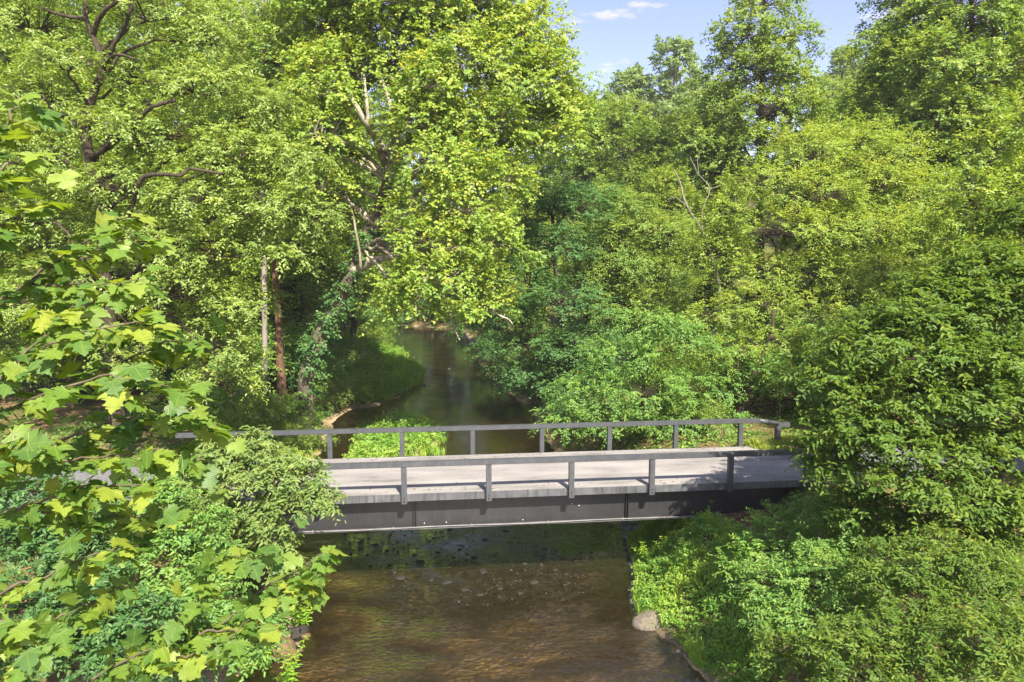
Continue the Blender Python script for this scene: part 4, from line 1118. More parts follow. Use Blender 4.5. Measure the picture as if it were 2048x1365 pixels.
# ------------------------------------------------------------------ foreground sycamore branch with large leaves
def syc_leaf_mesh(seed):
    """lobed, toothed sycamore leaf, 1 unit long, petiole at the origin, tip along +y"""
    rgp = np.random.default_rng(seed)
    H = [(0.06, 0.02), (0.17, -0.09), (0.24, -0.02), (0.36, -0.05), (0.39, 0.05), (0.53, 0.07), (0.49, 0.17), (0.58, 0.25), (0.67, 0.45), (0.52, 0.41), (0.44, 0.45), (0.31, 0.47),
         (0.33, 0.57), (0.40, 0.67), (0.27, 0.70), (0.24, 0.79), (0.13, 0.83), (0.09, 0.93)]
    H = (np.array(H) + rgp.normal(0, 0.024, (len(H), 2))) * [rgp.uniform(.82, 1.1), 1]
    out = np.concatenate([H, [[0, 1.03]], (H * [-1, 1])[::-1] + rgp.normal(0, 0.012, (len(H), 2))])
    mid = np.array([[0, 0.08], [0, 0.42], [0, 0.74]])
    n = len(out)
    pts = np.concatenate([out, mid])
    faces = []
    near = [0 if p[1] < 0.27 else (1 if p[1] < 0.62 else 2) for p in out]
    for a in range(n - 1):
        faces.append((a, a + 1, n + near[a]))
        if near[a] != near[a + 1]:
            faces.append((a + 1, n + near[a + 1], n + near[a]))
    faces.append((n - 1, 0, n))
    x, y = pts[:, 0], pts[:, 1]
    k1, k2, k3 = rgp.uniform(.05, .42), rgp.uniform(.0, .36), rgp.uniform(-.3, .3)
    ang = np.arctan2(x, y - 0.05)
    z = k1 * np.abs(x) - 0.45 * x ** 2 - k2 * y ** 2 + k3 * x * y + 0.035 * np.cos(ang * 6.5) * np.hypot(x, y) + rgp.normal(0, .008, len(x))
    V = np.stack([x, y, z], 1)
    b = Buf()
    b.add(V, np.array([f[::-1] for f in faces]))
    uv = [np.stack([x, y], 1)]
    # petiole
    n0 = b.n
    b.tube(np.array([[0, -0.42, -0.10], [0, -0.2, -0.02], [0, 0.09, k1 * 0]]), [0.012, 0.011, 0.012], 3, False)
    uv.append(np.tile([[0.0, 0.5]], (b.n - n0, 1)))
    b.uv = uv
    return b


def big_leaf_mat(name, cols, trans):
    m, n, l = new_mat(name)
    out = n.new("ShaderNodeOutputMaterial")
    oi = n.new("ShaderNodeObjectInfo")
    at = n.new("ShaderNodeAttribute"); at.attribute_name = "rnd"
    ad = n.new("ShaderNodeMath"); ad.operation = 'ADD'; ad.use_clamp = True
    frc = n.new("ShaderNodeMath"); frc.operation = 'MULTIPLY'; frc.inputs[1].default_value = 1.0
    l.new(oi.outputs["Random"], frc.inputs[0]); l.new(frc.outputs[0], ad.inputs[0]); l.new(at.outputs["Fac"], ad.inputs[1])
    r = ramp(n, cols); l.new(ad.outputs[0], r.inputs["Fac"])
    uv = n.new("ShaderNodeAttribute"); uv.attribute_name = "leaf_uv"
    sp = n.new("ShaderNodeSeparateXYZ"); l.new(uv.outputs["Vector"], sp.inputs[0])
    ab = n.new("ShaderNodeMath"); ab.operation = 'ABSOLUTE'; l.new(sp.outputs["X"], ab.inputs[0])

    def math2(op, a, b):
        q = n.new("ShaderNodeMath"); q.operation = op
        for k_, s_ in enumerate((a, b)):
            if isinstance(s_, (int, float)): q.inputs[k_].default_value = s_
            else: l.new(s_, q.inputs[k_])
        return q.outputs[0]
    # primary veins: midrib and two per side radiating from the petiole
    X, Yv = ab.outputs[0], sp.outputs["Y"]
    d1 = X
    y0 = math2('SUBTRACT', Yv, 0.08)
    d2 = math2('ABSOLUTE', math2('SUBTRACT', math2('MULTIPLY', X, 0.50), math2('MULTIPLY', y0, 0.86)), 0.0)
    d3 = math2('ABSOLUTE', math2('ADD', math2('MULTIPLY', X, 0.05), math2('MULTIPLY', y0, 0.99)), 0.0)
    dm = math2('MINIMUM', d1, math2('MINIMUM', d2, d3))
    # secondary veins
    w2 = math2('ABSOLUTE', math2('SINE', math2('MULTIPLY', math2('SUBTRACT', Yv, math2('MULTIPLY', X, 0.75)), 34.0), 0.0), 0.0)
    vr = n.new("ShaderNodeMapRange"); vr.inputs["From Min"].default_value = 0.006; vr.inputs["From Max"].default_value = 0.020
    vr.inputs["To Min"].default_value = 1.0; vr.inputs["To Max"].default_value = 0.0
    l.new(dm, vr.inputs["Value"])
    v2 = n.new("ShaderNodeMapRange"); v2.inputs["From Min"].default_value = 0.0; v2.inputs["From Max"].default_value = 0.22
    v2.inputs["To Min"].default_value = 0.35; v2.inputs["To Max"].default_value = 0.0
    l.new(w2, v2.inputs["Value"])
    vm = math2('MAXIMUM', vr.outputs["Result"], v2.outputs["Result"])
    mxv = n.new("ShaderNodeMix"); mxv.data_type = 'RGBA'; mxv.inputs["B"].default_value = (0.21, 0.27, 0.07, 1)
    sc_ = math2('MULTIPLY', vm, 0.40)
    l.new(sc_, mxv.inputs["Factor"]); l.new(r.outputs["Color"], mxv.inputs["A"])
    # blotches
    tcn = n.new("ShaderNodeTexCoord"); nzn = n.new("ShaderNodeTexNoise"); nzn.inputs["Scale"].default_value = 3.0; nzn.inputs["Detail"].default_value = 4
    l.new(tcn.outputs["Object"], nzn.inputs["Vector"])
    br = ramp(n, [(0.3, (0.78, 0.80, 0.75)), (0.7, (1.12, 1.1, 1.0))]); l.new(nzn.outputs["Fac"], br.inputs["Fac"])
    mb = n.new("ShaderNodeMix"); mb.data_type = 'RGBA'; mb.blend_type = 'MULTIPLY'; mb.inputs["Factor"].default_value = 1
    l.new(mxv.outputs["Result"], mb.inputs["A"]); l.new(br.outputs["Color"], mb.inputs["B"])
    d = n.new("ShaderNodeBsdfDiffuse"); t = n.new("ShaderNodeBsdfTranslucent")
    tm = n.new("ShaderNodeMix"); tm.data_type = 'RGBA'; tm.blend_type = 'MULTIPLY'; tm.inputs["Factor"].default_value = 1; tm.inputs["B"].default_value = (1.45, 1.25, 0.45, 1)
    l.new(mb.outputs["Result"], d.inputs["Color"]); l.new(mb.outputs["Result"], tm.inputs["A"]); l.new(tm.outputs["Result"], t.inputs["Color"])
    bpn = n.new("ShaderNodeBump"); bpn.inputs["Strength"].default_value = 0.5; bpn.inputs["Distance"].default_value = 0.01; bpn.invert = True
    l.new(vm, bpn.inputs["Height"]); l.new(bpn.outputs[0], d.inputs["Normal"])
    mx = n.new("ShaderNodeAddShader")
    l.new(d.outputs[0], mx.inputs[0]); l.new(t.outputs[0], mx.inputs[1])
    gl = n.new("ShaderNodeBsdfGlossy"); gl.inputs["Roughness"].default_value = 0.5; l.new(bpn.outputs[0], gl.inputs["Normal"])
    m2 = n.new("ShaderNodeMixShader"); m2.inputs["Fac"].default_value = 0.03
    l.new(mx.outputs[0], m2.inputs[1]); l.new(gl.outputs[0], m2.inputs[2])
    l.new(m2.outputs[0], out.inputs["Surface"])
    return m


M['big_leaf'] = big_leaf_mat("sycamore_leaf", [(0.0, (0.036, 0.085, 0.016)), (0.35, (0.060, 0.118, 0.017)), (0.7, (0.104, 0.160, 0.020)), (1.0, (0.172, 0.205, 0.028))], 0.38)
NSM = 12
leaf_bufs = [syc_leaf_mesh(200 + k) for k in range(NSM)]
leaf_meshes = [b.mesh("leaf", M['big_leaf'], True) for b in leaf_bufs]
rgs = np.random.default_rng(17)
sx, sy = -5.6, 3.4
szg = float(gz(np.array([sx]), np.array([sy]))[0])
near_syc = empty("sycamore_tree", (sx, sy, szg))
tag(near_syc, "foreground sycamore whose large lobed leaves spread close in front of the left bank", "tree")
O0 = np.array([sx, sy, szg])
tk = Buf(); tp = curve([O0 - [0, 0, .4], O0 + [0.1, .1, 3], O0 + [-.1, .15, 7], O0 + [0.1, 0, 11], O0 + [0, 0, 14]], 24) - O0
tk.tube(tp, np.linspace(0.30, 0.12, len(tp)), 12)
tk.build("trunk", M['bark_pale'], near_syc, True)
# boughs: picture points with depth, entering from the left
boughs = [
    ([(-40, 300, 4.3), (10, 250, 4.3), (40, 190, 4.4)], .6, 1.0), ([(-60, 380, 4.2), (20, 330, 4.2), (75, 300, 4.2)], .6, 1.0), ([(-60, 470, 4.0), (20, 440, 4.1), (80, 400, 4.2)], .5, 1.0),
    ([(-60, 640, 4.4), (60, 560, 4.5), (170, 480, 4.6), (280, 420, 4.7)], .5, .9), ([(100, 540, 4.5), (200, 500, 4.4), (320, 470, 4.4)], .45, .8), ([(60, 570, 4.5), (170, 570, 4.3), (290, 560, 4.2)], .4, .8),
    ([(-60, 800, 4.0), (40, 720, 4.1), (120, 640, 4.2), (200, 590, 4.3)], .3, .6), ([(0, 760, 4.0), (100, 690, 4.0), (220, 650, 4.0), (330, 640, 4.1)], .3, .6),
    ([(-60, 850, 4.1), (100, 780, 4.2), (230, 730, 4.2), (330, 690, 4.3), (400, 690, 4.3)], .3, .6), ([(60, 800, 4.0), (180, 760, 3.9), (290, 760, 3.9), (380, 790, 4.0)], .25, .5),
    ([(-60, 960, 4.3), (80, 900, 4.3), (220, 850, 4.3), (350, 820, 4.4), (440, 850, 4.4)], .25, .5), ([(60, 910, 4.2), (170, 920, 4.1), (300, 900, 4.1), (410, 920, 4.2)], .3, .6),
    ([(-60, 1060, 4.0), (60, 1010, 4.0), (180, 970, 4.1), (300, 970, 4.1)], .3, .6), ([(40, 1020, 4.2), (160, 1040, 4.2), (270, 1030, 4.3), (370, 1010, 4.3)], .45, .9),
    ([(-80, 1215, 3.9), (0, 1185, 3.9), (90, 1150, 4.0), (190, 1110, 4.1), (280, 1090, 4.2)], .3, .7), ([(-60, 920, 3.8), (30, 880, 3.8), (110, 890, 3.8)], .5, 1.0),
    ([(-60, 1330, 4.0), (60, 1270, 4.1), (170, 1210, 4.2), (260, 1170, 4.3)], .3, .7), ([(-40, 1230, 3.7), (20, 1250, 3.7), (60, 1310, 3.7)], .3, .7),
    ([(170, 1370, 4.4), (270, 1312, 4.5), (360, 1285, 4.6), (450, 1240, 4.7), (540, 1175, 4.8), (610, 1130, 4.8), (645, 1105, 4.8)], .55, .95), ([(400, 1262, 4.6), (470, 1260, 4.6), (530, 1255, 4.6)], .4, .8), ([(370, 1280, 4.6), (400, 1200, 4.6), (430, 1120, 4.6), (500, 1110, 4.6)], .5, .9), ([(260, 1315, 4.5), (340, 1320, 4.5), (440, 1290, 4.5), (500, 1240, 4.5)], .5, .9), ([(540, 1175, 4.8), (600, 1180, 4.7), (640, 1150, 4.7)], .5, .9)]
tw = Buf()
recs = []
SUNV = np.array(sun_vec)
for pl, c0, c1 in boughs:
    W3 = np.array([dp(p[0], p[1], p[2]) for p in pl])
    W3 = curve(W3, 16)
    W3[1:-1] += rgs.normal(0, 0.012, W3[1:-1].shape)
    seglen = np.linalg.norm(np.diff(W3, axis=0), axis=1).sum()
    if pl[0][0] < 0:   # carry the bough back to the trunk
        zt = W3[0][2] - 0.8 - szg
        a = O0 + polyline_at(tp, np.ones(len(tp)), np.clip(zt / 14, .05, .95))[0]
        full = np.vstack([curve([a, (a + W3[0]) / 2 + [0, 0, .12], W3[0]], 8)[:-1], W3])
        tw.tube(full - O0, np.concatenate([np.linspace(.035, .013, len(full) - len(W3)), np.linspace(.013, .0035, len(W3))]), 6, False)
    else:
        tw.tube(W3 - O0, np.linspace(.009, .003, len(W3)), 5, False)
    nl = int(seglen / 0.037)
    tan = unit(np.gradient(W3, axis=0))
    for k in range(nl):
        t = (k + rgs.uniform(.2, .8)) / nl
        i_ = min(int(t * (len(W3) - 1)), len(W3) - 2)
        p = W3[i_] + (W3[i_ + 1] - W3[i_]) * (t * (len(W3) - 1) - i_)
        sgn = 1 if k % 2 else -1
        sdv = unit(np.cross(tan[i_], UP))
        ax = unit(tan[i_] * 0.6 + sdv * sgn * 0.8 + rgs.normal(0, .35, 3) + np.array([0.1, -0.1, -0.45]))
        nr = unit(UP * 0.75 + SUNV * 0.55 + rgs.normal(0, .38, 3))
        recs.append((p, ax, nr, rgs.uniform(.078, .16) if rgs.random() > .1 else rgs.uniform(.05, .09), np.clip(rgs.uniform(c0, c1) - .5, -.5, .6)))
        if rgs.random() < 0.55:
            recs.append((p + rgs.normal(0, .07, 3), unit(ax + rgs.normal(0, .5, 3)), unit(nr + rgs.normal(0, .4, 3)), rgs.uniform(.09, .17), np.clip(rgs.uniform(c0, c1) - .5, -.5, .6)))
tw.build("branches", M['twig'], near_syc, True)


def frame(p, ax, nr, s):
    nr = unit(nr - ax * (nr @ ax)); sd_ = np.cross(ax, nr)
    m4 = Matrix(((sd_[0] * s, ax[0] * s, nr[0] * s, p[0]), (sd_[1] * s, ax[1] * s, nr[1] * s, p[1]), (sd_[2] * s, ax[2] * s, nr[2] * s, p[2]), (0, 0, 0, 1)))
    return m4


def in_view(p):
    d = p - np.array([0, 0, CAM_Z]); return d[0] / d[1] > -0.80


order = sorted(range(len(recs)), key=lambda q: -(recs[q][3] / recs[q][0][1]) * (1 if in_view(recs[q][0]) else 0.01))
rest = Buf()
for rank, q in enumerate(order):
    p, ax, nr, s, cc = recs[q]
    pl_ = p + ax * 0.42 * s - O0          # petiole end sits on the twig
    k = q % NSM
    if rank < 300:
        o = bpy.data.objects.new("leaf", leaf_meshes[k]); COL.objects.link(o)
        o.parent = near_syc; o.matrix_local = frame(pl_, ax, nr, s)
    else:
        bsrc = leaf_bufs[k]
        m4 = np.array(frame(pl_, ax, nr, s))
        rv = rgs.random()
        for vv, uvv in zip(bsrc.v, bsrc.uv): pass
        V = np.concatenate(bsrc.v); V = V @ m4[:3, :3].T + m4[:3, 3]
        st_ = rest.n
        rest.v.append(V); rest.r.append(np.full(len(V), rv * .8)); rest.n += len(V)
        for f_ in bsrc.f3: rest.f3.append(f_ + st_)
        for f_ in bsrc.f4: rest.f4.append(f_ + st_)
        rest.uv.append(np.concatenate(bsrc.uv))
if rest.n: rest.build("leaves", M['big_leaf'], near_syc, True, "stuff")
print("sycamore leaves", len(recs))


# ------------------------------------------------------------------ grass, weeds, stones
def blades(rg, X, Y, h, wd, buf, lean=0.5):
    n = len(X)
    Z = gz(X, Y)
    b = np.stack([X, Y, Z - 0.02], 1)
    a = rg.uniform(0, 6.28, n); d = np.stack([np.cos(a), np.sin(a), 0 * a], 1)
    sd_ = np.stack([-np.sin(a), np.cos(a), 0 * a], 1)
    H = (h * rg.uniform(.5, 1.2, n) * (0.35 + 1.1 * noise2(X * 1.3, Y, 0.9)))[:, None]; ln = (lean * rg.uniform(.3, 1.2, n))[:, None]
    w_ = (wd * rg.uniform(.7, 1.3, n))[:, None]
    v = np.stack([b - sd_ * w_, b + sd_ * w_, b + d * H * ln * .35 + UP * H * .6 + sd_ * w_ * .8, b + d * H * ln * .35 + UP * H * .6 - sd_ * w_ * .8, b + d * H * ln + UP * H * (1 - .25 * ln)], 1)
    o = (np.arange(n) * 5)[:, None]
    r = rg.random(n) * .6 + noise2(X, Y, 1.5) * .4
    base_n = buf.n
    buf.add(v, o + [[0, 1, 2, 3]], np.repeat(r, 5))
    buf.f3.append(o + [[3, 2, 4]] + base_n)


def scatter(rg, n, poly_px, z):
    """random points inside a picture polygon laid on the plane z"""
    pw = np.array([gp(px, py, z)[:2] for px, py in poly_px])
    lo, hi = pw.min(0), pw.max(0)
    out = []
    while sum(len(o) for o in out) < n:
        q = rg.uniform(lo, hi, (n * 2, 2))
        ins = np.zeros(len(q), bool)
        for i_ in range(len(pw)):
            A, B = pw[i_], pw[(i_ + 1) % len(pw)]
            with np.errstate(divide='ignore', invalid='ignore'):
                xi = (B[0] - A[0]) * (q[:, 1] - A[1]) / (B[1] - A[1]) + A[0]
            ins ^= ((A[1] > q[:, 1]) != (B[1] > q[:, 1])) & (q[:, 0] < xi)
        out.append(q[ins])
    q = np.concatenate(out)[:n]
    return q[:, 0], q[:, 1]


rgg = np.random.default_rng(41)
for (poly, z, n, h, wd, lab, mt) in (
    ([(1245, 1060), (1300, 1050), (1375, 1080), (1410, 1140), (1540, 1230), (1600, 1365), (1400, 1365), (1385, 1330), (1360, 1295), (1270, 1230), (1262, 1190), (1270, 1140)], 0.5, 15000, .30, .011, "bright green grass on the right bank below the bridge", 'grass'),
    ([(690, 700), (800, 705), (850, 745), (845, 770), (795, 797), (700, 812), (640, 790)], 0.15, 9000, .62, .022, "bright green grass tuft on the point bar upstream of the bridge", 'grass'),
    ([(690, 935), (705, 850), (770, 822), (870, 830), (905, 880), (890, 930), (760, 985)], 0.25, 8000, .42, .018, "light green grass on the sandbar just behind the bridge", 'grass'),
    ([(400, 860), (470, 800), (640, 800), (640, 900), (560, 960), (430, 940)], 1.4, 9000, .38, .016, "sunlit grass on the left bank behind the railing", 'dry_grass'),
    ([(1420, 905), (1440, 872), (1560, 862), (1720, 868), (1720, 905)], DECK, 14000, .30, .014, "yellow sunlit grass verge beyond the bridge's right end", 'dry_grass'),
    ([(1330, 1320), (1400, 1300), (1420, 1365), (1330, 1365)], 0.1, 900, .6, .012, "long grass tuft at the water's edge below the flat stone", 'grass')):
    X, Y = scatter(rgg, n, poly, z)
    Zg = gz(X, Y); keep = (Zg > -0.06)
    if h < .5 and z < 1:
        keep &= (noise2(X, Y, 0.7) > 0.12)
    gb = Buf(); blades(rgg, X[keep], Y[keep], h, wd, gb)
    tag(gb.build("grass", M[mt], None, False), lab, "grass", kind="stuff")
    # broadleaf plants growing through the grass
    npl = {15000: 950, 9000: 800, 8000: 500, 14000: 120}.get(n, 0) if mt == 'grass' or n == 9000 else 0
    if npl:
        X, Y = scatter(rgg, npl, poly, z)
        Zg = gz(X, Y); kp = (Zg > 0.03) & (noise2(X + 9, Y, 1.3) > 0.12)
        X, Y, Zg = X[kp], Y[kp], Zg[kp]
        far_ = 1.0 if z < .45 and h > .4 else 0.0
        C_p = np.stack([X, Y, Zg + rgg.uniform(.05, .30 + .3 * far_, len(X))], 1)
        O_p = unit(np.stack([rgg.normal(0, .5, len(X)), rgg.normal(0, .5, len(X)), np.full(len(X), .8)], 1))
        pb_ = Buf()
        sprays(rgg, pb_, None, C_p, O_p, 0.24 + .22 * far_, 5, 6, 0.085 + .075 * far_, 0.55, 0.3, 0.3, 'kite', False, np.clip(noise2(X, Y, .9) * 1.1 + rgg.normal(0, .15, len(X)), 0, 1))
        tag(pb_.build("bank_plants", M['weed_leaf'], None, False), lab.replace("grass tuft", "grass").replace("grass", "broadleaf plants mixed through the grass", 1), "plants", kind="stuff")

# low leafy ground cover on all banks near the bridge
X = rgg.uniform(-22, 24, 90000); Y = rgg.uniform(6, 62, 90000)
d_ = sdist(X, Y)
sb = (X - BO[0]) * BT[0] + (Y - BO[1]) * BT[1]; nb = (X - BO[0]) * BN[0] + (Y - BO[1]) * BN[1]
keep = (d_ > 0.35) & ~((nb > -0.1) & (nb < BW + 0.1)) & (noise2(X, Y, 1.6) + rgg.random(len(X)) * .4 > 0.42)
keep &= np.hypot(X - gp(1440, 1085, 1.4)[0], Y - gp(1440, 1085, 1.4)[1]) > 2.1
X, Y = X[keep], Y[keep]
n = len(X)
base = np.stack([X, Y, gz(X, Y) + rgg.uniform(.02, .38, n) * noise2(X, Y, 1.1)], 1)
cb = Buf()
ln = rgg.uniform(.07, .16, n) * (1 + Y / 60)
leaf_faces(cb, base, rgg.normal(0, 1, (n, 3)) * [1, 1, .35], UP + rgg.normal(0, .4, (n, 3)), ln, ln * .55, np.clip(noise2(X, Y, 2.2) * .7 + rgg.random(n) * .4, 0, 1))
tag(cb.build("ground_cover", M['bush_leaf'], None, False), "low leafy ground cover spread over both banks", "ground cover", kind="stuff")

# tall leafy weeds on the sandbar
def weed_proto(seed):
    rgp = np.random.default_rng(seed)
    root = empty("leafy_weed")
    lb = Buf(); sb_ = Buf()
    for k in range(7):
        e = np.array([rgp.normal(0, .28), rgp.normal(0, .28), rgp.uniform(.5, .95)])
        s0 = np.array([rgp.normal(0, .05), rgp.normal(0, .05), -0.03])
        ppts = curve([s0, s0 * .5 + e * .5 + [0, 0, .1], e], 8)
        sb_.tube(ppts, np.linspace(.009, .003, len(ppts)), 4, False)
        t = np.linspace(.25, 1, 22)
        bs = np.array([polyline_at(ppts, np.ones(len(ppts)), q)[0] for q in t])
        az = np.arange(22) * 2.4 + rgp.uniform(0, 6)
        ax = np.stack([np.cos(az), np.sin(az), rgp.uniform(-.1, .45, 22)], 1)
        ln = rgp.uniform(.12, .2, 22) * (1.15 - .5 * t)
        leaf_faces(lb, bs, ax, UP + rgp.normal(0, .2, (22, 3)), ln, ln * .32, rgp.random(22) * .6 + .4 * t, "ovate")
    sb_.build("stem", M['grass'], root); lb.build("foliage", M['grass'], root, False, "stuff")
    return root


WP = [weed_proto(301), weed_proto(302)]
wlab = {'i': ("tall leafy weed growing on the sandbar behind the railing", "weeds on the sandbar"), 'b': ("tall leafy weed on the grassy point bar upstream", "weeds on the point bar"), 'r': ("leafy weed in the grass of the right bank", "weeds on the right bank"), 'l': ("leafy weed beside the clay boulder on the left bank", "weeds by the clay boulder")}
k = 0
for kind, spots in (('i', [(730, 850), (750, 838), (775, 835), (800, 840), (825, 838), (850, 842), (765, 855), (790, 858), (840, 858), (720, 880), (810, 870), (745, 870), (860, 860)]),
                    ('r', [(1290, 1120), (1330, 1140), (1370, 1160), (1400, 1130), (1420, 1180), (1300, 1080), (1450, 1220), (1480, 1260), (1500, 1310)]),
                    ('b', [(700, 790), (720, 775), (745, 785), (760, 765), (790, 780), (810, 770), (830, 755), (780, 750), (740, 745), (715, 755), (690, 770), (800, 735), (770, 720), (835, 742), (670, 790), (730, 800), (760, 798)]),
                    ('l', [(490, 1330), (530, 1310), (470, 1350), (575, 1345), (600, 1240)])):
    for px, py in spots:
        q = gp(px, py, .3)
        z = float(gz(np.array([q[0]]), np.array([q[1]]))[0])
        if k < 2: o = WP[k]
        else: o = copy_tree(WP[k % 2], (0, 0, 0))
        o.location = (q[0], q[1], z); o.rotation_euler = (0, 0, rgg.uniform(0, 6.28)); s_ = rgg.uniform(.75, 1.2) * (1.7 if kind == 'b' else 1.0); o.scale = (s_,) * 3
        tag(o, wlab[kind][0], "weed", wlab[kind][1]); k += 1


def rock_mesh(seed, mat, sub=3, rough=.16):
    rgp = np.random.default_rng(seed)
    bm = bmesh.new(); bmesh.ops.create_icosphere(bm, subdivisions=sub, radius=1.0)
    ph = rgp.uniform(0, 6.28, (6, 3)); fr = rgp.uniform(1.2, 4.2, (6, 3))
    for vv in bm.verts:
        p = np.array(vv.co); f = 0
        for a_, b_ in zip(fr, ph): f += math.sin(p @ a_ + b_[0]) / (1 + np.linalg.norm(a_) * .5)
        vv.co = Vector(p * (1 + rough * f + rgp.normal(0, .012)))
        if vv.co.z < -.35: vv.co.z = -.35
    me = bpy.data.meshes.new("stone"); bm.to_mesh(me); bm.free()
    me.polygons.foreach_set("use_smooth", np.ones(len(me.polygons), bool))
    me.materials.append(mat)
    return me


def rock(name, me, loc, sc, rz, label, cat, group=None):
    o = bpy.data.objects.new(name, me); COL.objects.link(o)
    o.location = loc; o.scale = sc; o.rotation_euler = (0, 0, rz)
    tag(o, label, cat, group)
    return o


q = gp(1300, 1243, .05)
rock("flat_stone", rock_mesh(401, M['stone'], 4, .10), (q[0], q[1], 0.02), (.52, .36, .27), .2, "flat pale grey stone at the right water's edge", "stone")
q = gp(556, 1300, .1)
rock("clay_boulder", rock_mesh(402, M['clay'], 4, .22), (q[0], q[1], 0.06), (.50, .34, .38), .4, "tan clay boulder at the left water's edge", "boulder")
q = gp(598, 1262, .05)
rock("root_clod", rock_mesh(403, M['wet_stone'], 4, .30), (q[0], q[1], 0.04), (.30, .22, .16), .9, "dark earthy clod beside the clay boulder", "clod")
for k, (px, py, s_) in enumerate(((1322, 1252, .12), (1284, 1256, .09), (1345, 1282, .10), (1278, 1226, .10), (1360, 1302, .08), (1335, 1240, .10))):
    q = gp(px, py, .02)
    rock("shore_stone", rock_mesh(440 + k, M['stone'], 2, .2), (q[0], q[1], .0), (s_ * 1.3, s_, s_ * .6), k * 1.3, "small grey stone beside the flat pale stone", "stone", "stones beside the flat stone")
for k, (px, py, s_) in enumerate(((585, 1310, .13), (570, 1325, .10), (612, 1272, .10), (530, 1318, .16), (600, 1300, .08))):
    q = gp(px, py, .02)
    rock("shore_stone", rock_mesh(450 + k, M['clay'], 2, .25), (q[0], q[1], .0), (s_ * 1.3, s_, s_ * .7), k * 1.7, "small tan stone beside the clay boulder", "stone", "stones beside the clay boulder")
SM = [rock_mesh(410 + k, M['wet_stone'], 2, .2) for k in range(4)]
for (px, py, s_) in ((840, 1125, .14), (948, 1116, .12), (800, 1156, .16), (894, 1165, .12), (1048, 1127, .10), (966, 1143, .14), (1068, 1165, .14), (752, 1090, .10), (774, 1102, .09), (1222, 1053, .1), (970, 1080, .1), (875, 1105, .08), (720, 1085, .08), (1012, 1062, .09), (900, 1060, .10), (1090, 1098, .09), (920, 1100, .08), (828, 1112, .08), (862, 1160, .09), (1110, 1140, .08), (780, 1130, .08), (735, 1110, .07), (990, 1110, .07), (1150, 1120, .07), (690, 1070, .07), (1000, 1178, .09), (930, 1180, .1), (960, 1190, .09), (1040, 1186, .08)):
    q = gp(px, py, 0)
    rock("dark_stone", SM[rgg.integers(4)], (q[0], q[1], 0.0), (s_ * rgg.uniform(1, 1.5), s_, s_ * .45), rgg.uniform(0, 6), "small dark wet stone breaking the riffle under the bridge", "stone", "wet stones in the riffle")
SG = [rock_mesh(420 + k, M['stone'], 2, .2) for k in range(3)]
rgk = np.random.default_rng(77)
for k in range(26):
    px, py = rgg.normal(866, 13), rgg.normal(760, 9)
    q = gp(px, py, 0); s_ = rgg.uniform(.05, .12)
    rock("pale_stone", SG[k % 3], (q[0], q[1], .02), (s_ * 1.3, s_, s_ * .5), rgg.uniform(0, 6), "pale stone in the gravel at the tip of the grassy point bar", "stone", "gravel stones at the point bar")

# pebbles scattered through the riffle and along the water's edge
def pebbles(X, Y, z, lo, hi, mat, lab):
    b = Buf()
    o8 = np.array([[1, 0, 0], [0, 1, 0], [-1, 0, 0], [0, -1, 0], [.7, .7, .35], [-.7, .7, .4], [-.7, -.7, .35], [.7, -.7, .4], [0, 0, .75], [0, 0, -.6]])
    F = np.array([[0, 4, 8], [4, 1, 8], [1, 5, 8], [5, 2, 8], [2, 6, 8], [6, 3, 8], [3, 7, 8], [7, 0, 8], [0, 9, 4], [4, 9, 1], [1, 9, 5], [5, 9, 2], [2, 9, 6], [6, 9, 3], [3, 9, 7], [7, 9, 0]])
    n_ = len(X)
    sz = rgg.uniform(lo, hi, n_) * rgg.uniform(.6, 1, n_)
    a = rgg.uniform(0, 6.28, n_)
    v = o8[None] * (sz[:, None, None] * np.stack([rgg.uniform(.9, 1.5, n_), rgg.uniform(.7, 1, n_), rgg.uniform(.4, .7, n_)], 1)[:, None])
    v = v + rgg.normal(0, .12, v.shape) * sz[:, None, None]
    c, s_ = np.cos(a)[:, None], np.sin(a)[:, None]
    w_ = np.stack([v[..., 0] * c - v[..., 1] * s_, v[..., 0] * s_ + v[..., 1] * c, v[..., 2]], -1)
    w_ += np.stack([X, Y, z], 1)[:, None]
    b.add(w_, ((np.arange(n_) * 10)[:, None, None] + F[None]).reshape(-1, 3))
    tag(b.build("gravel", mat, None, True), lab, "gravel", kind="stuff")


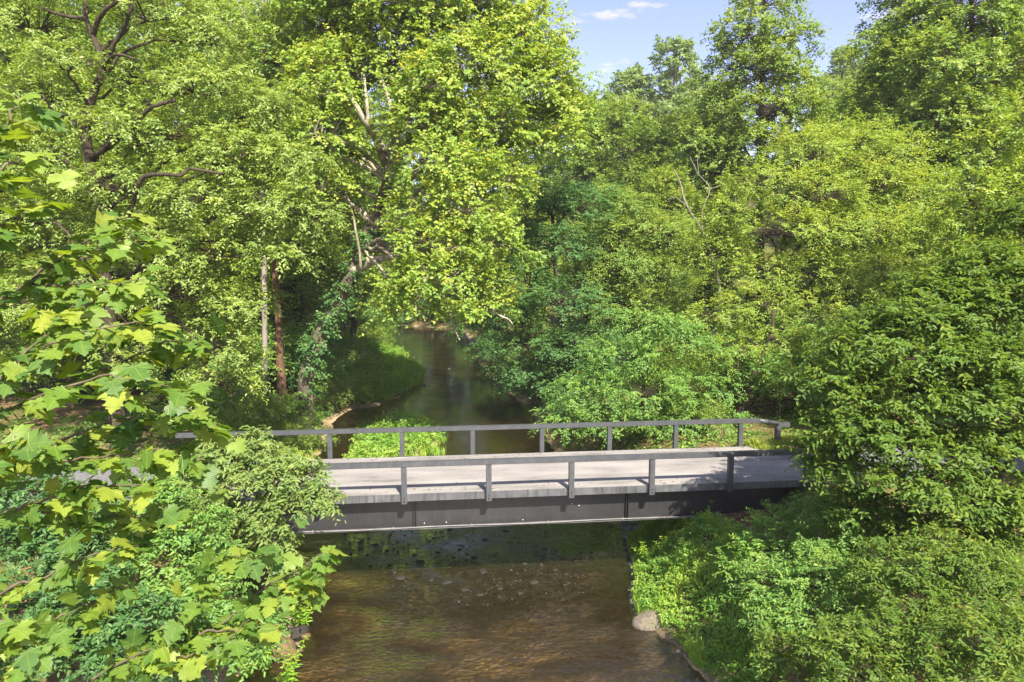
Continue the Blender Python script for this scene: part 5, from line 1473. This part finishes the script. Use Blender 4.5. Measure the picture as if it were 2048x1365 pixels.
X, Y = scatter(rgg, 1500, [(650, 1060), (1230, 1056), (1250, 1100), (1180, 1190), (960, 1215), (800, 1185), (700, 1120)], 0)
k_ = noise2(X, Y, .8) > .38
X, Y = X[k_], Y[k_]
pebbles(X, Y, rgg.uniform(-.07, .005, len(X)), .03, .085, M['wet_stone'], "dark wet gravel lying just under the riffle by the bridge")
dd = rgg.uniform(0, 1, 900); ii = rgg.integers(3, 20, 900)
A_ = np.array(Rw)[ii]; B_ = np.array(Rw)[ii + 1]
C_ = np.array(Lw)[ii]; D_ = np.array(Lw)[ii + 1]
pr = np.where((rgg.random(900) < .4)[:, None], A_ + (B_ - A_) * dd[:, None], C_ + (D_ - C_) * dd[:, None]) + rgg.normal(0, .22, (900, 2))
pebbles(pr[:, 0], pr[:, 1], gz(pr[:, 0], pr[:, 1]) + .01, .03, .11, M['stone'], "tan and grey gravel strewn along the waterline")

# leaf litter blown onto the deck edges
n_ = 420
sx_ = rgg.uniform(S0 + .3, S1 - .2, n_); e_ = np.abs(rgg.normal(0, .35, n_)); ny_ = np.where(rgg.random(n_) < .5, .2 + e_, BW - .2 - e_)
ny_ = np.clip(ny_, .2, BW - .2)
pq = BO + sx_[:, None] * BT + ny_[:, None] * BN
fl = Buf(); ln = rgg.uniform(.03, .085, n_)
leaf_faces(fl, np.concatenate([pq, np.full((n_, 1), DECK + .006)], 1), rgg.normal(0, 1, (n_, 3)) * [1, 1, .02], UP + rgg.normal(0, .15, (n_, 3)), ln, ln * .6, rgg.random(n_))
M['litter'] = leaf_mat("fallen_leaf", (0.05, 0.035, 0.015), (0.12, 0.085, 0.03), (0.20, 0.17, 0.05), 0.1, 0.02)
tag(fl.build("fallen_leaves", M['litter']), "brown fallen leaves and twigs caught along the deck edges", "leaf litter", kind="stuff")

# ------------------------------------------------------------------ faint summer haze in the air
hb = Buf(); hb.box((0, 130, 22), (700, 420, 60))
hz = hb.build("haze", None)
hm, hn, hl_ = new_mat("haze")
ho = hn.new("ShaderNodeOutputMaterial"); hv = hn.new("ShaderNodeVolumePrincipled")
hv.inputs["Color"].default_value = (0.95, 0.96, 1.0, 1); hv.inputs["Density"].default_value = 0.00028; hv.inputs["Anisotropy"].default_value = 0.0
hl_.new(hv.outputs[0], ho.inputs["Volume"])
hz.data.materials.append(hm)
tag(hz, "faint pale summer haze filling the valley air", kind="stuff")
